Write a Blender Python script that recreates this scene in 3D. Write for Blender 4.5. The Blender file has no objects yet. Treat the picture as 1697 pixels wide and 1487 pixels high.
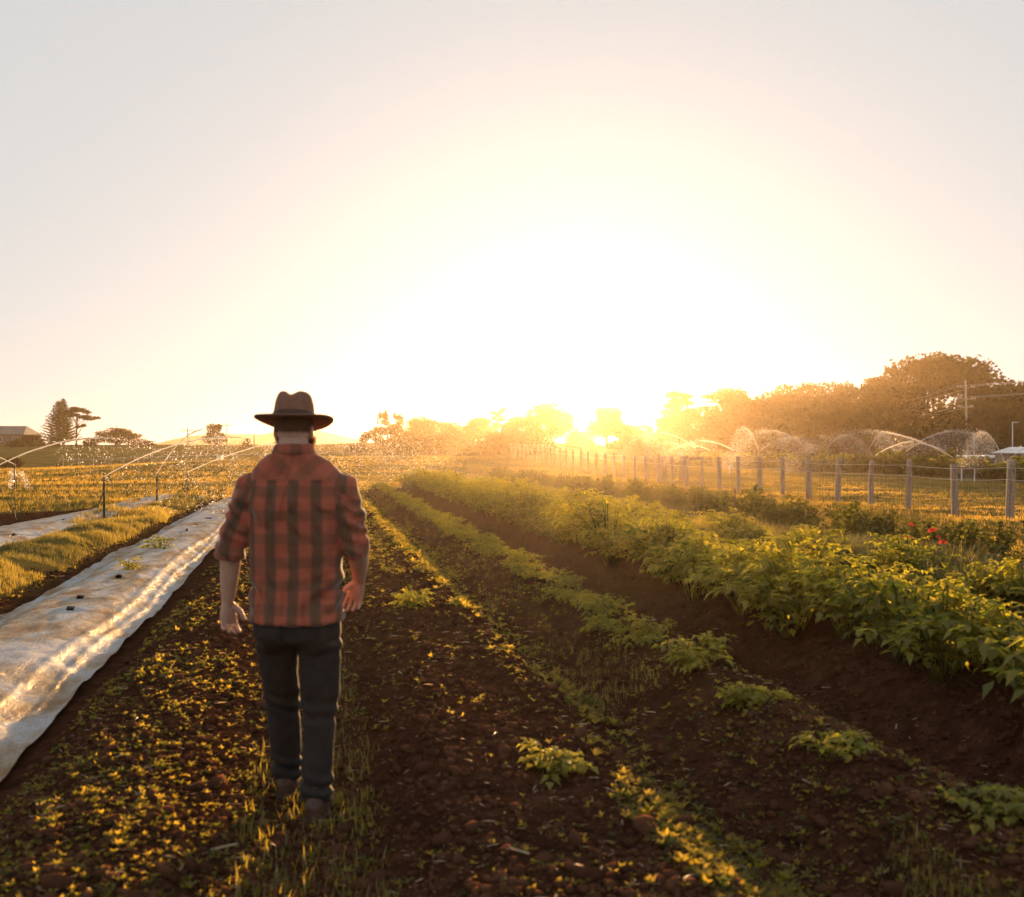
import bpy, bmesh, math, random
import numpy as np
from mathutils import Vector, Matrix, Euler

R = math.radians
rng = np.random.default_rng(7)
random.seed(7)
SC = bpy.context.scene
COL = SC.collection

# ------------------------------------------------------------------ camera
CAMZ = 1.63
cam_d = bpy.data.cameras.new("camera")
cam = bpy.data.objects.new("camera", cam_d)
COL.objects.link(cam)
cam.location = (0, 0, CAMZ)
cam.rotation_euler = (R(90), 0, 0)
cam_d.sensor_width = 36
cam_d.lens = 35
cam_d.clip_start = 0.1
cam_d.clip_end = 4000
cam_d.dof.use_dof = True
cam_d.dof.focus_distance = 17
cam_d.dof.aperture_fstop = 2.8
SC.camera = cam

# ------------------------------------------------------------------ light
SUN_EL, SUN_AZ = 4.2, 4.0            # azimuth to the right of the view axis
world = bpy.data.worlds.new("World")
SC.world = world
world.use_nodes = True
wn = world.node_tree.nodes
wl = world.node_tree.links
wn.clear()
sky = wn.new("ShaderNodeTexSky")
sky.sky_type = 'NISHITA'
sky.sun_disc = False
sky.sun_elevation = R(SUN_EL)
sky.sun_rotation = R(SUN_AZ)
sky.air_density = 1.0
sky.dust_density = 1.0
sky.ozone_density = 1.0
hsv = wn.new("ShaderNodeHueSaturation")
hsv.inputs["Saturation"].default_value = 0.62
bg = wn.new("ShaderNodeBackground")
bg.inputs["Strength"].default_value = 0.15
wo = wn.new("ShaderNodeOutputWorld")
wl.new(sky.outputs[0], hsv.inputs["Color"])
gam = wn.new("ShaderNodeGamma")          # milky evening sky: softer range than a clear one
gam.inputs["Gamma"].default_value = 0.15
wl.new(hsv.outputs[0], gam.inputs["Color"])
wl.new(gam.outputs[0], bg.inputs["Color"])
wl.new(bg.outputs[0], wo.inputs["Surface"])

sun_d = bpy.data.lights.new("sun", 'SUN')
sun_d.energy = 5.0
sun_d.angle = R(0.6)
sun_d.color = (1.0, 0.55, 0.22)
sun = bpy.data.objects.new("sun", sun_d)
COL.objects.link(sun)
sdir = Vector((math.sin(R(SUN_AZ)) * math.cos(R(SUN_EL)), math.cos(R(SUN_AZ)) * math.cos(R(SUN_EL)), math.sin(R(SUN_EL))))
sun.rotation_euler = sdir.to_track_quat('Z', 'Y').to_euler()
sun.location = (30, 300, 60)

HAZE_DENSITY = 0.00024
HAZE_G = 0.84
SC.view_settings.view_transform = 'Standard'
SC.view_settings.look = 'None'
SC.view_settings.gamma = 1.0
SC.view_settings.exposure = 2.0
SC.view_settings.use_curve_mapping = False
cy = SC.cycles
cy.use_denoising = True
try:
    cy.denoiser = 'OPENIMAGEDENOISE'
except Exception:
    pass
cy.max_bounces = 6
cy.diffuse_bounces = 2
cy.glossy_bounces = 2
cy.transmission_bounces = 3
cy.transparent_max_bounces = 6
cy.volume_bounces = 0
cy.sample_clamp_indirect = 4
cy.use_adaptive_sampling = True
cy.caustics_reflective = False
cy.caustics_refractive = False

# ------------------------------------------------------------------ helpers
def tag(o, label=None, cat=None, group=None, kind=None):
    if label: o["label"] = label
    if cat: o["category"] = cat
    if group: o["group"] = group
    if kind: o["kind"] = kind
    return o

def empty(name, loc=(0, 0, 0), rz=0):
    o = bpy.data.objects.new(name, None)
    o.empty_display_size = 0.2
    COL.objects.link(o)
    o.location = loc
    o.rotation_euler = (0, 0, rz)
    return o

def npmesh(name, V, F, mat=None, smooth=False, tint=None):
    """V (n,3); F (m,k) all same arity"""
    V = np.asarray(V, dtype=np.float32)
    F = np.asarray(F, dtype=np.int32)
    me = bpy.data.meshes.new(name)
    k = F.shape[1]
    me.vertices.add(len(V))
    me.vertices.foreach_set("co", V.ravel())
    me.loops.add(F.size)
    me.loops.foreach_set("vertex_index", F.ravel())
    me.polygons.add(len(F))
    me.polygons.foreach_set("loop_start", np.arange(0, F.size, k, dtype=np.int32))
    try:
        me.polygons.foreach_set("loop_total", np.full(len(F), k, dtype=np.int32))
    except Exception:
        pass
    if smooth:
        me.polygons.foreach_set("use_smooth", np.ones(len(F), dtype=bool))
    me.update(calc_edges=True)
    if tint is not None:
        a = me.attributes.new("tint", 'FLOAT', 'POINT')
        a.data.foreach_set("value", np.asarray(tint, dtype=np.float32))
    if mat: me.materials.append(mat)
    return me

def link(name, me, parent=None, loc=None, rz=0, sc=1):
    o = bpy.data.objects.new(name, me)
    COL.objects.link(o)
    if parent: o.parent = parent
    if loc is not None: o.location = loc
    if rz: o.rotation_euler = (0, 0, rz)
    if sc != 1: o.scale = (sc, sc, sc) if not isinstance(sc, tuple) else sc
    return o

def copy_tree(o, parent=None):
    c = o.copy()
    COL.objects.link(c)
    if parent is not None: c.parent = parent
    for ch in list(o.children):
        copy_tree(ch, c)
    return c

class MB:
    """collects simple solids as quads"""
    def __init__(s): s.V = []; s.F = []
    def _add(s, v, f):
        n = len(s.V); s.V += [tuple(p) for p in v]; s.F += [tuple(i + n for i in q) for q in f]
    def box(s, cx, cyy, cz, sx, sy, sz, rz=0, jit=0):
        v = []
        for dx in (-.5, .5):
            for dy in (-.5, .5):
                for dz in (-.5, .5):
                    x, y = dx * sx, dy * sy
                    v.append((cx + x * math.cos(rz) - y * math.sin(rz) + random.uniform(-jit, jit),
                              cyy + x * math.sin(rz) + y * math.cos(rz) + random.uniform(-jit, jit), cz + dz * sz))
        s._add(v, [(0, 1, 3, 2), (4, 6, 7, 5), (0, 4, 5, 1), (2, 3, 7, 6), (0, 2, 6, 4), (1, 5, 7, 3)])
        return s
    def tube(s, pts, rad, n=8, cap=True):
        pts = [Vector(p) for p in pts]
        if not hasattr(rad, '__len__'): rad = [rad] * len(pts)
        rings = []
        up = Vector((0, 0, 1))
        for i, p in enumerate(pts):
            d = (pts[min(i + 1, len(pts) - 1)] - pts[max(i - 1, 0)])
            if d.length < 1e-9: d = Vector((0, 0, 1))
            d.normalize()
            ref = up if abs(d.z) < .9 else Vector((0, 1, 0))
            a = d.cross(ref).normalized(); b = d.cross(a).normalized()
            rings.append([p + (a * math.cos(2 * math.pi * k / n) + b * math.sin(2 * math.pi * k / n)) * rad[i] for k in range(n)])
        v = [q for r in rings for q in r]
        f = []
        for i in range(len(pts) - 1):
            for k in range(n):
                k2 = (k + 1) % n
                f.append((i * n + k, i * n + k2, (i + 1) * n + k2, (i + 1) * n + k))
        m = len(v)
        if cap:
            v.append(pts[0]); v.append(pts[-1])
            for k in range(0, n):
                k2 = (k + 1) % n
                f.append((m, k2, k, m)); f.append((m + 1, (len(pts) - 1) * n + k, (len(pts) - 1) * n + k2, m + 1))
        s._add(v, f)
        return s
    def build(s, name, mat, parent=None, smooth=False, loc=None):
        me = bpy.data.meshes.new(name)
        F = [tuple(dict.fromkeys(q)) for q in s.F]
        me.from_pydata([tuple(v) for v in s.V], [], F)
        me.update()
        if smooth:
            me.polygons.foreach_set("use_smooth", [True] * len(me.polygons))
        if mat: me.materials.append(mat)
        return link(name, me, parent, loc)

# --- noise
_P = rng.random((256, 256)).astype(np.float32)
def vnoise(x, y):
    xi = np.floor(x).astype(int); yi = np.floor(y).astype(int)
    fx = x - xi; fy = y - yi
    fx = fx * fx * (3 - 2 * fx); fy = fy * fy * (3 - 2 * fy)
    a = _P[xi & 255, yi & 255]; b = _P[(xi + 1) & 255, yi & 255]
    c = _P[xi & 255, (yi + 1) & 255]; d = _P[(xi + 1) & 255, (yi + 1) & 255]
    return (a * (1 - fx) + b * fx) * (1 - fy) + (c * (1 - fx) + d * fx) * fy - .5
def fbm(x, y, o=4):
    s = 0; a = 1.0
    for i in range(o):
        s = s + a * vnoise(x * 2 ** i + 17.3 * i, y * 2 ** i + 5.7 * i); a *= .5
    return s
def sst(a, b, x):
    t = np.clip((x - a) / (b - a), 0, 1)
    return t * t * (3 - 2 * t)
def bump(c, c0, w, h):          # a rounded ridge
    t = np.clip(np.abs(c - c0) / w, 0, 1)
    return h * (1 - t * t) ** 2
def bed(c, a, b, h, s=.3):      # flat-topped bed
    return h * sst(a, a + s, c) * (1 - sst(b - s, b, c))

SLOPE = 0.2
def cof(X, Y): return X + SLOPE * Y
def xof(c, Y): return c - SLOPE * Y
def yend(c): return 36 + 1.4 * c

def sheet2_c(Y): return -5.45 + .75 * sst(14, 27, Y)

def soil_mask(c, Y):
    e = yend(c) + 1.2 * fbm(c * .6, Y * .3, 2)
    inner = 1 - sst(e - 1.0, e + .6, Y)
    m = inner * sst(-10.6, -9.6, c) * (1 - sst(6.6, 7.3, c + .5 * vnoise(c * 2, Y * 1.3)))
    bank = sst(-4.75, -4.4, c) * (1 - sst(-3.45, -3.05, c + .3 * vnoise(c * 3, Y * 2)))
    return m * (1 - bank)

def far_z(X, Y):
    amp = -.35 + 1.15 * sst(-50, -14, X) - .75 * sst(3, 20, X)
    z = amp * sst(46, 84, Y)
    z = z - (.3 + .6 * np.clip(amp, 0, 1)) * sst(88, 120, Y)
    back = (3.1 - 1.6 * sst(0, 60, X)) * sst(105, 225, Y) * (1 - sst(260, 420, Y))
    return z + back

def H(X, Y, fine=True):
    X = np.asarray(X, float); Y = np.asarray(Y, float)
    c = cof(X, Y)
    m = soil_mask(c, Y)
    cw = c + .10 * fbm(c * .4 + 3, Y * .35, 2)
    e = yend(c)
    k = 1 - sst(e - 3, e, Y)
    z = bed(cw, .2, 1.68, .19, .5) + bump(cw, 1.40, .3, .08)
    z = z + bump(cw, 2.46, .62, .30) - bump(cw, 3.25, .5, .09)
    z = z + bump(cw, 4.25, .85, .24) + bump(cw, 5.95, .75, .2) + bump(cw, 7.3, .9, .08)
    z = z + bed(cw, -1.5, -.18, .21, .55)
    z = z + bed(cw, -2.95, -1.52, .18, .5)
    z = z + bump(cw, -3.85, 1.0, .26) * (1 + .5 * fbm(c, Y * .7, 2))
    c2 = sheet2_c(Y)
    z = z + bed(cw - c2, -.8, .75, .2, .5)
    z = z * k
    if fine:
        cov = ((np.abs(c + 2.24) < .85) & (Y > 3.4) & (Y < 29.8)) | ((np.abs(c - sheet2_c(Y)) < .9) & (Y > 8.8) & (Y < 30.8))
        m0 = m; m = m * (1 - cov)
        z = z + m * (.035 * fbm(X * 2.2, Y * 1.6, 3) + .026 * fbm(X * 4.5, Y * 4 + 9, 2) + .006 * vnoise(X * 12, Y * 10))
        # shallow rake marks running over the bed on the right
        z = z + m * .006 * np.sin((X * 1.0 + Y * .62) * 26 + 3 * vnoise(X * 2, Y * 2))
        m = m0
    z = z + (1 - m) * (.10 * fbm(X * .25, Y * .45, 3) + .04 * fbm(X * 1.3, Y * 2.2, 2))
    z = z + (1 - m) * sst(40, 70, Y) * .12 * fbm(X * .05, Y * .16, 2)
    return z + far_z(X, Y)

def gz(X, Y): return float(H(np.array([X]), np.array([Y]))[0])

# --- materials
def nmat(name):
    m = bpy.data.materials.new(name); m.use_nodes = True
    n = m.node_tree.nodes; n.clear()
    out = n.new("ShaderNodeOutputMaterial")
    return m, n, m.node_tree.links, out

def noise_ramp(n, l, scale, cols, detail=4, coord="Object", rough=.6, stretch=None):
    tc = n.new("ShaderNodeTexCoord")
    no = n.new("ShaderNodeTexNoise"); no.inputs["Scale"].default_value = scale
    no.inputs["Detail"].default_value = detail; no.inputs["Roughness"].default_value = rough
    if stretch:
        mp = n.new("ShaderNodeMapping"); mp.inputs["Scale"].default_value = stretch
        l.new(tc.outputs[coord], mp.inputs["Vector"]); l.new(mp.outputs[0], no.inputs["Vector"])
    else:
        l.new(tc.outputs[coord], no.inputs["Vector"])
    r = n.new("ShaderNodeValToRGB")
    e = r.color_ramp.elements
    e[0].position, e[0].color = cols[0][0], (*cols[0][1], 1)
    e[1].position, e[1].color = cols[-1][0], (*cols[-1][1], 1)
    for p, c in cols[1:-1]:
        q = e.new(p); q.color = (*c, 1)
    l.new(no.outputs["Fac"], r.inputs["Fac"])
    return r, no

def simple(name, cols, scale=20, rough=.8, bumpd=0, metallic=0, stretch=None, spec=.3):
    m, n, l, out = nmat(name)
    r, no = noise_ramp(n, l, scale, cols, stretch=stretch)
    p = n.new("ShaderNodeBsdfPrincipled")
    p.inputs["Roughness"].default_value = rough
    p.inputs["Metallic"].default_value = metallic
    p.inputs["Specular IOR Level"].default_value = spec
    l.new(r.outputs[0], p.inputs["Base Color"])
    if bumpd:
        b = n.new("ShaderNodeBump"); b.inputs["Strength"].default_value = .6; b.inputs["Distance"].default_value = bumpd
        l.new(no.outputs["Fac"], b.inputs["Height"]); l.new(b.outputs[0], p.inputs["Normal"])
    l.new(p.outputs[0], out.inputs["Surface"])
    return m

def leafmat(name, dark, light, trans=.5, gloss=.03, tr_boost=2.6, obj_var=True, tcol=None):
    """thin leaf: diffuse + translucent + a little gloss, tint varies by leaf"""
    m, n, l, out = nmat(name)
    at = n.new("ShaderNodeAttribute"); at.attribute_name = "tint"
    mix = n.new("ShaderNodeMix"); mix.data_type = 'RGBA'
    mix.inputs[6].default_value = (*dark, 1); mix.inputs[7].default_value = (*light, 1)
    if obj_var:
        oi = n.new("ShaderNodeObjectInfo")
        ad = n.new("ShaderNodeMath"); ad.operation = 'MULTIPLY_ADD'
        l.new(oi.outputs["Random"], ad.inputs[0]); ad.inputs[1].default_value = .35
        l.new(at.outputs["Fac"], ad.inputs[2])
        sb = n.new("ShaderNodeMath"); sb.operation = 'SUBTRACT'; sb.inputs[1].default_value = .17; sb.use_clamp = True
        l.new(ad.outputs[0], sb.inputs[0]); l.new(sb.outputs[0], mix.inputs[0])
    else:
        l.new(at.outputs["Fac"], mix.inputs[0])
    d = n.new("ShaderNodeBsdfDiffuse"); t = n.new("ShaderNodeBsdfTranslucent")
    l.new(mix.outputs[2], d.inputs["Color"])
    mu = n.new("ShaderNodeMix"); mu.data_type = 'RGBA'; mu.blend_type = 'MULTIPLY'; mu.inputs[0].default_value = 1
    tc = tcol or (tr_boost * 1.25, tr_boost * 1.12, tr_boost * .5)
    mu.inputs[7].default_value = (*tc, 1)
    l.new(mix.outputs[2], mu.inputs[6]); l.new(mu.outputs[2], t.inputs["Color"])
    ms = n.new("ShaderNodeMixShader"); ms.inputs[0].default_value = trans
    l.new(d.outputs[0], ms.inputs[1]); l.new(t.outputs[0], ms.inputs[2])
    g = n.new("ShaderNodeBsdfGlossy"); g.inputs["Roughness"].default_value = .5; g.inputs["Color"].default_value = (1, 1, 1, 1)
    m2 = n.new("ShaderNodeMixShader"); m2.inputs[0].default_value = gloss
    l.new(ms.outputs[0], m2.inputs[1]); l.new(g.outputs[0], m2.inputs[2])
    l.new(m2.outputs[0], out.inputs["Surface"])
    return m

M = {}
M['leaf_crop'] = leafmat("crop_leaf", (.042, .068, .012), (.22, .205, .03), gloss=.02)
M['leaf_bush'] = leafmat("bush_leaf", (.018, .032, .011), (.075, .08, .018), trans=.42, gloss=.02)
M['leaf_weed'] = leafmat("weed_leaf", (.032, .046, .010), (.20, .155, .034), gloss=.015, obj_var=False)
M['leaf_tree'] = leafmat("tree_leaf", (.02, .020, .008), (.055, .045, .014), trans=.35, gloss=.0)
M['leaf_conifer'] = leafmat("conifer_leaf", (.02, .032, .014), (.045, .055, .02), trans=.2, gloss=.0)
M['grass'] = leafmat("grass_blade", (.028, .034, .009), (.15, .125, .030), trans=.5, gloss=.05, obj_var=False)
M['pasture'] = leafmat("pasture_blade", (.06, .052, .012), (.19, .135, .032), trans=.5, gloss=.04, obj_var=False)
M['straw'] = leafmat("straw_bit", (.25, .17, .08), (.5, .36, .18), trans=.35, gloss=.1, obj_var=False, tcol=(1.2, 1.0, .8))
M['petal'] = leafmat("petal", (.28, .05, .04), (.42, .10, .07), trans=.5, gloss=.03, tcol=(1.4, .8, .8))
M['bark'] = simple("bark", [(.3, (.05, .035, .025)), (.7, (.14, .10, .07))], 4, .9, .02)
M['stem'] = simple("stem", [(.3, (.08, .10, .03)), (.7, (.16, .17, .06))], 20, .7)
M['post'] = simple("weathered_post", [(.3, (.14, .10, .08)), (.55, (.30, .23, .18)), (.75, (.42, .34, .27))], 9, .9, .01, stretch=(3, 3, .35))
M['knot'] = simple("post_knot", [(.3, (.04, .03, .025)), (.7, (.08, .06, .05))], 20, .9)
M['wire'] = simple("wire", [(.3, (.45, .42, .38)), (.7, (.6, .57, .52))], 20, .4, metallic=.6)
M['riser'] = simple("black_poly_pipe", [(.3, (.012, .012, .013)), (.7, (.035, .033, .033))], 20, .5)
M['brass'] = simple("sprinkler_brass", [(.3, (.10, .07, .03)), (.7, (.2, .14, .06))], 30, .4, metallic=.6)
M['rust'] = simple("rusty_steel", [(.3, (.07, .035, .02)), (.7, (.16, .09, .05))], 30, .8)
M['pole'] = simple("pole_timber", [(.3, (.38, .31, .23)), (.7, (.55, .46, .35))], 3, .9, stretch=(3, 3, .3))
M['greymetal'] = simple("grey_metal", [(.3, (.4, .4, .4)), (.7, (.55, .55, .55))], 8, .5, metallic=.3)
M['whitepaint'] = simple("white_sheeting", [(.3, (.62, .62, .6)), (.7, (.82, .82, .8))], 2, .6)
M['brownwall'] = simple("brown_wall", [(.3, (.16, .10, .07)), (.7, (.25, .17, .12))], 2, .9)
M['roofdark'] = simple("grey_roof", [(.3, (.10, .09, .085)), (.7, (.18, .16, .15))], 3, .7)
M['glass'] = simple("window_glass", [(.3, (.02, .02, .02)), (.7, (.05, .05, .05))], 3, .15, spec=.6)
M['dark'] = simple("dark_plastic", [(.3, (.02, .02, .02)), (.7, (.05, .045, .04))], 9, .6)
M['clod'] = simple("soil_clod", [(.3, (.028, .013, .008)), (.7, (.11, .05, .028))], 6, .95, spec=.0)

def water_mat():
    m, n, l, out = nmat("water_spray")
    t = n.new("ShaderNodeBsdfTranslucent"); t.inputs[0].default_value = (.6, .6, .6, 1)
    d = n.new("ShaderNodeBsdfDiffuse"); d.inputs[0].default_value = (.6, .6, .6, 1)
    g = n.new("ShaderNodeBsdfGlossy"); g.inputs["Roughness"].default_value = .2
    a = n.new("ShaderNodeMixShader"); a.inputs[0].default_value = .8
    b = n.new("ShaderNodeMixShader"); b.inputs[0].default_value = .08
    l.new(d.outputs[0], a.inputs[1]); l.new(t.outputs[0], a.inputs[2])
    l.new(a.outputs[0], b.inputs[1]); l.new(g.outputs[0], b.inputs[2])
    l.new(b.outputs[0], out.inputs[0])
    return m
M['water'] = water_mat()

def ground_mat():
    m, n, l, out = nmat("ground_soil_and_grass")
    at = n.new("ShaderNodeAttribute"); at.attribute_name = "soil"
    rs, ns = noise_ramp(n, l, 7, [(.3, (.026, .012, .007)), (.5, (.052, .023, .013)), (.72, (.11, .05, .028))], 8, rough=.7)
    rg, ng = noise_ramp(n, l, .35, [(.3, (.07, .06, .018)), (.5, (.13, .105, .03)), (.7, (.20, .145, .045))], 8, rough=.65)
    mix = n.new("ShaderNodeMix"); mix.data_type = 'RGBA'
    l.new(at.outputs["Fac"], mix.inputs[0]); l.new(rg.outputs[0], mix.inputs[6]); l.new(rs.outputs[0], mix.inputs[7])
    p = n.new("ShaderNodeBsdfDiffuse"); p.inputs["Roughness"].default_value = .6
    l.new(mix.outputs[2], p.inputs["Color"])
    tc = n.new("ShaderNodeTexCoord")
    n2 = n.new("ShaderNodeTexNoise"); n2.inputs["Scale"].default_value = 30; n2.inputs["Detail"].default_value = 6
    n2.inputs["Roughness"].default_value = .7
    l.new(tc.outputs["Object"], n2.inputs["Vector"])
    b = n.new("ShaderNodeBump"); b.inputs["Strength"].default_value = .8; b.inputs["Distance"].default_value = .03
    l.new(n2.outputs["Fac"], b.inputs["Height"]); l.new(b.outputs[0], p.inputs["Normal"])
    l.new(p.outputs[0], out.inputs[0])
    return m
M['ground'] = ground_mat()

def sheet_mat():
    m, n, l, out = nmat("white_row_cover")
    r, no = noise_ramp(n, l, 1.6, [(.36, (.34, .23, .13)), (.47, (.48, .42, .34)), (.56, (.56, .58, .62))], 6, rough=.65, stretch=(1.6, .7, 1))  # bluish tone paints in shade; tan patches are dust and painted sunlit gold
    r2, n2 = noise_ramp(n, l, 60, [(.36, (.55, .50, .43)), (.6, (1, 1, 1))], 6, rough=.75)
    mu = n.new("ShaderNodeMix"); mu.data_type = 'RGBA'; mu.blend_type = 'MULTIPLY'; mu.inputs[0].default_value = .8
    l.new(r.outputs[0], mu.inputs[6]); l.new(r2.outputs[0], mu.inputs[7])
    d = n.new("ShaderNodeBsdfDiffuse"); t = n.new("ShaderNodeBsdfTranslucent"); g = n.new("ShaderNodeBsdfGlossy")
    g.inputs["Roughness"].default_value = .32
    b = n.new("ShaderNodeBump"); b.inputs["Strength"].default_value = .9; b.inputs["Distance"].default_value = .035
    n3 = n.new("ShaderNodeTexNoise"); n3.inputs["Scale"].default_value = 6; n3.inputs["Detail"].default_value = 8; n3.inputs["Roughness"].default_value = .62; n3.inputs["Distortion"].default_value = .8
    tc = n.new("ShaderNodeTexCoord"); mp = n.new("ShaderNodeMapping"); mp.inputs["Scale"].default_value = (1.4, .5, 1); mp.inputs["Rotation"].default_value = (0, 0, .5)
    l.new(tc.outputs["Object"], mp.inputs[0]); l.new(mp.outputs[0], n3.inputs["Vector"])
    l.new(n3.outputs["Fac"], b.inputs["Height"])
    for s in (d, t, g): l.new(b.outputs[0], s.inputs["Normal"])
    l.new(mu.outputs[2], d.inputs[0]); l.new(mu.outputs[2], t.inputs[0])
    a = n.new("ShaderNodeMixShader"); a.inputs[0].default_value = .25
    l.new(d.outputs[0], a.inputs[1]); l.new(t.outputs[0], a.inputs[2])
    c = n.new("ShaderNodeMixShader"); c.inputs[0].default_value = .03
    l.new(a.outputs[0], c.inputs[1]); l.new(g.outputs[0], c.inputs[2])
    l.new(c.outputs[0], out.inputs[0])
    return m
M['sheet'] = sheet_mat()

# ------------------------------------------------------------------ ground
def build_ground():
    ys = [-14.0]
    while ys[-1] < 2.0: ys.append(ys[-1] + (.6 if ys[-1] < 0 else .2))
    while ys[-1] < 1150: ys.append(ys[-1] + max(.045, .0105 * ys[-1]))
    cs = list(np.arange(-6.6, 8.01, .062))
    right = [cs[-1]]
    while right[-1] < 900: right.append(right[-1] + .08 + .05 * (right[-1] - 8))
    left = [cs[0]]
    while left[-1] > -700: left.append(left[-1] - .08 - .05 * (-6.6 - left[-1]))
    cs = np.array(left[::-1][:-1] + cs + right[1:]); ys = np.array(ys)
    Cg, Yg = np.meshgrid(cs, ys)
    Xg = xof(Cg, Yg)
    Z = H(Xg, Yg)
    S = soil_mask(Cg, Yg)
    # a cultivated strip beyond the fence
    S = np.maximum(S, .7 * sst(35.2, 36.5, Cg) * (1 - sst(60, 64, Cg)) * sst(20, 30, Yg) * (1 - sst(100, 110, Yg)))
    nc, ny = len(cs), len(ys)
    V = np.stack([Xg, Yg, Z], -1).reshape(-1, 3)
    i = (np.arange(ny - 1)[:, None] * nc + np.arange(nc - 1)[None]).ravel()
    F = np.stack([i, i + 1, i + nc + 1, i + nc], 1)
    me = npmesh("ground", V, F, M['ground'], smooth=True)
    a = me.attributes.new("soil", 'FLOAT', 'POINT'); a.data.foreach_set("value", S.ravel().astype(np.float32))
    o = link("ground", me); o["kind"] = "structure"
build_ground()

# distant hills
def build_hills():
    def ridge(name, x0, x1, y0, depth, f, mat):
        nx, nyy = 90, 12
        xs = np.linspace(x0, x1, nx); ts = np.linspace(-1, 1, nyy)
        X, T = np.meshgrid(xs, ts)
        hh = f(X) * (1 - T * T)
        V = np.stack([X, y0 + T * depth, hh - 2 * np.abs(T) + .0], -1).reshape(-1, 3)
        i = (np.arange(nyy - 1)[:, None] * nx + np.arange(nx - 1)[None]).ravel()
        F = np.stack([i, i + 1, i + nx + 1, i + nx], 1)
        link(name, npmesh(name, V, F, mat, smooth=True))["kind"] = "structure"
    mat = simple("hill_cover", [(.3, (.07, .07, .04)), (.7, (.13, .12, .06))], .02, .95)
    # peaks given as (x, height) at 900 m
    px = [-420, -345, -318, -290, -262, -240, -222, -190, -160, -120]
    ph = [4, 5, 12, 16, 15.5, 15, 18.5, 20, 14, 4]
    ridge("distant_hills", -430, -110, 960, 90, lambda X: np.interp(X / 1.0, px, ph) + 1.2 * fbm(X * .03, X * 0 + 3, 3), mat)
build_hills()

# haze: one closed box of even air
def build_haze():
    mb = MB().box(0, 560, 10.75, 2100, 1260, 26.5)
    m, n, l, out = nmat("air_haze")
    v = n.new("ShaderNodeVolumePrincipled")
    v.inputs["Density"].default_value = HAZE_DENSITY
    v.inputs["Anisotropy"].default_value = HAZE_G
    v.inputs["Color"].default_value = (1.0, .80, .56, 1)
    l.new(v.outputs[0], out.inputs["Volume"])
    o = mb.build("haze", m); o["kind"] = "stuff"
build_haze()
# ------------------------------------------------------------------ scatter tools
def frame_sample(n, y0, y1, c0, c1, power=2.0, margin=1.3):
    """points (X,Y) in the strip c0..c1, y0..y1, denser near the camera, kept in (a widened) view"""
    out = []
    tot = 0
    while tot < n:
        k = n * 3
        u = rng.random(k)
        if power == 1.0: Y = y0 * (y1 / y0) ** u
        else:
            p = 1 - power
            Y = (y0 ** p + u * (y1 ** p - y0 ** p)) ** (1 / p)
        c = c0 + rng.random(k) * (c1 - c0)
        X = xof(c, Y)
        ok = np.abs(X) < .515 * Y * margin + .8
        out.append(np.stack([X[ok], Y[ok]], 1)); tot += ok.sum()
        if tot == 0: break
    return np.concatenate(out)[:n]

def scatter_mesh(name, T, TF, pos, scale, rz, mat, tilt=None, tint_var=None, kind=True, smooth=False, zs=None):
    """join many transformed copies of a small template (T verts, TF tris)"""
    T = np.asarray(T, np.float32); TF = np.asarray(TF, np.int32)
    n = len(pos); k = len(T)
    c, s = np.cos(rz), np.sin(rz)
    P = np.repeat(T[None], n, 0) * (scale[:, None, None] if zs is None else 1)
    if zs is not None:
        P = P * np.stack([scale, scale, zs], 1)[:, None, :]
    if tilt is not None:
        a = rng.normal(0, tilt, n)
        y = P[:, :, 1] * np.cos(a)[:, None] - P[:, :, 2] * np.sin(a)[:, None]
        z = P[:, :, 1] * np.sin(a)[:, None] + P[:, :, 2] * np.cos(a)[:, None]
        P[:, :, 1], P[:, :, 2] = y, z
    X = P[:, :, 0] * c[:, None] - P[:, :, 1] * s[:, None]
    Y = P[:, :, 0] * s[:, None] + P[:, :, 1] * c[:, None]
    V = np.stack([X, Y, P[:, :, 2]], -1) + pos[:, None, :]
    F = (TF[None] + (np.arange(n) * k)[:, None, None]).reshape(-1, TF.shape[1])
    tv = rng.random(n) if tint_var is None else tint_var
    tint = np.repeat(tv, k)
    me = npmesh(name, V.reshape(-1, 3), F, mat, smooth=smooth, tint=tint)
    o = link(name, me)
    if kind: o["kind"] = "stuff"
    return o

def stuff_label(o, label, cat): tag(o, label, cat); return o

def leaf_tris(base, d, L, w, fold=.25, droop=.3, side=None):
    """one leaf: 6 verts, 4 tris. base point, direction d (unit), returns verts"""
    d = d / np.linalg.norm(d)
    up = np.array([0, 0, 1.0])
    s = np.cross(d, up)
    if np.linalg.norm(s) < 1e-3: s = np.array([1.0, 0, 0])
    s = s / np.linalg.norm(s); nn = np.cross(s, d)
    b = np.asarray(base)
    mid = b + d * L * .5 - up * droop * L * .12
    tip = b + d * L - up * droop * L * .5
    q = nn * w * fold
    v = [b, mid - s * w * .5 + q, mid, mid + s * w * .5 + q, tip]
    f = [(0, 2, 1), (0, 3, 2), (1, 2, 4), (2, 3, 4)]
    return v, f

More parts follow.
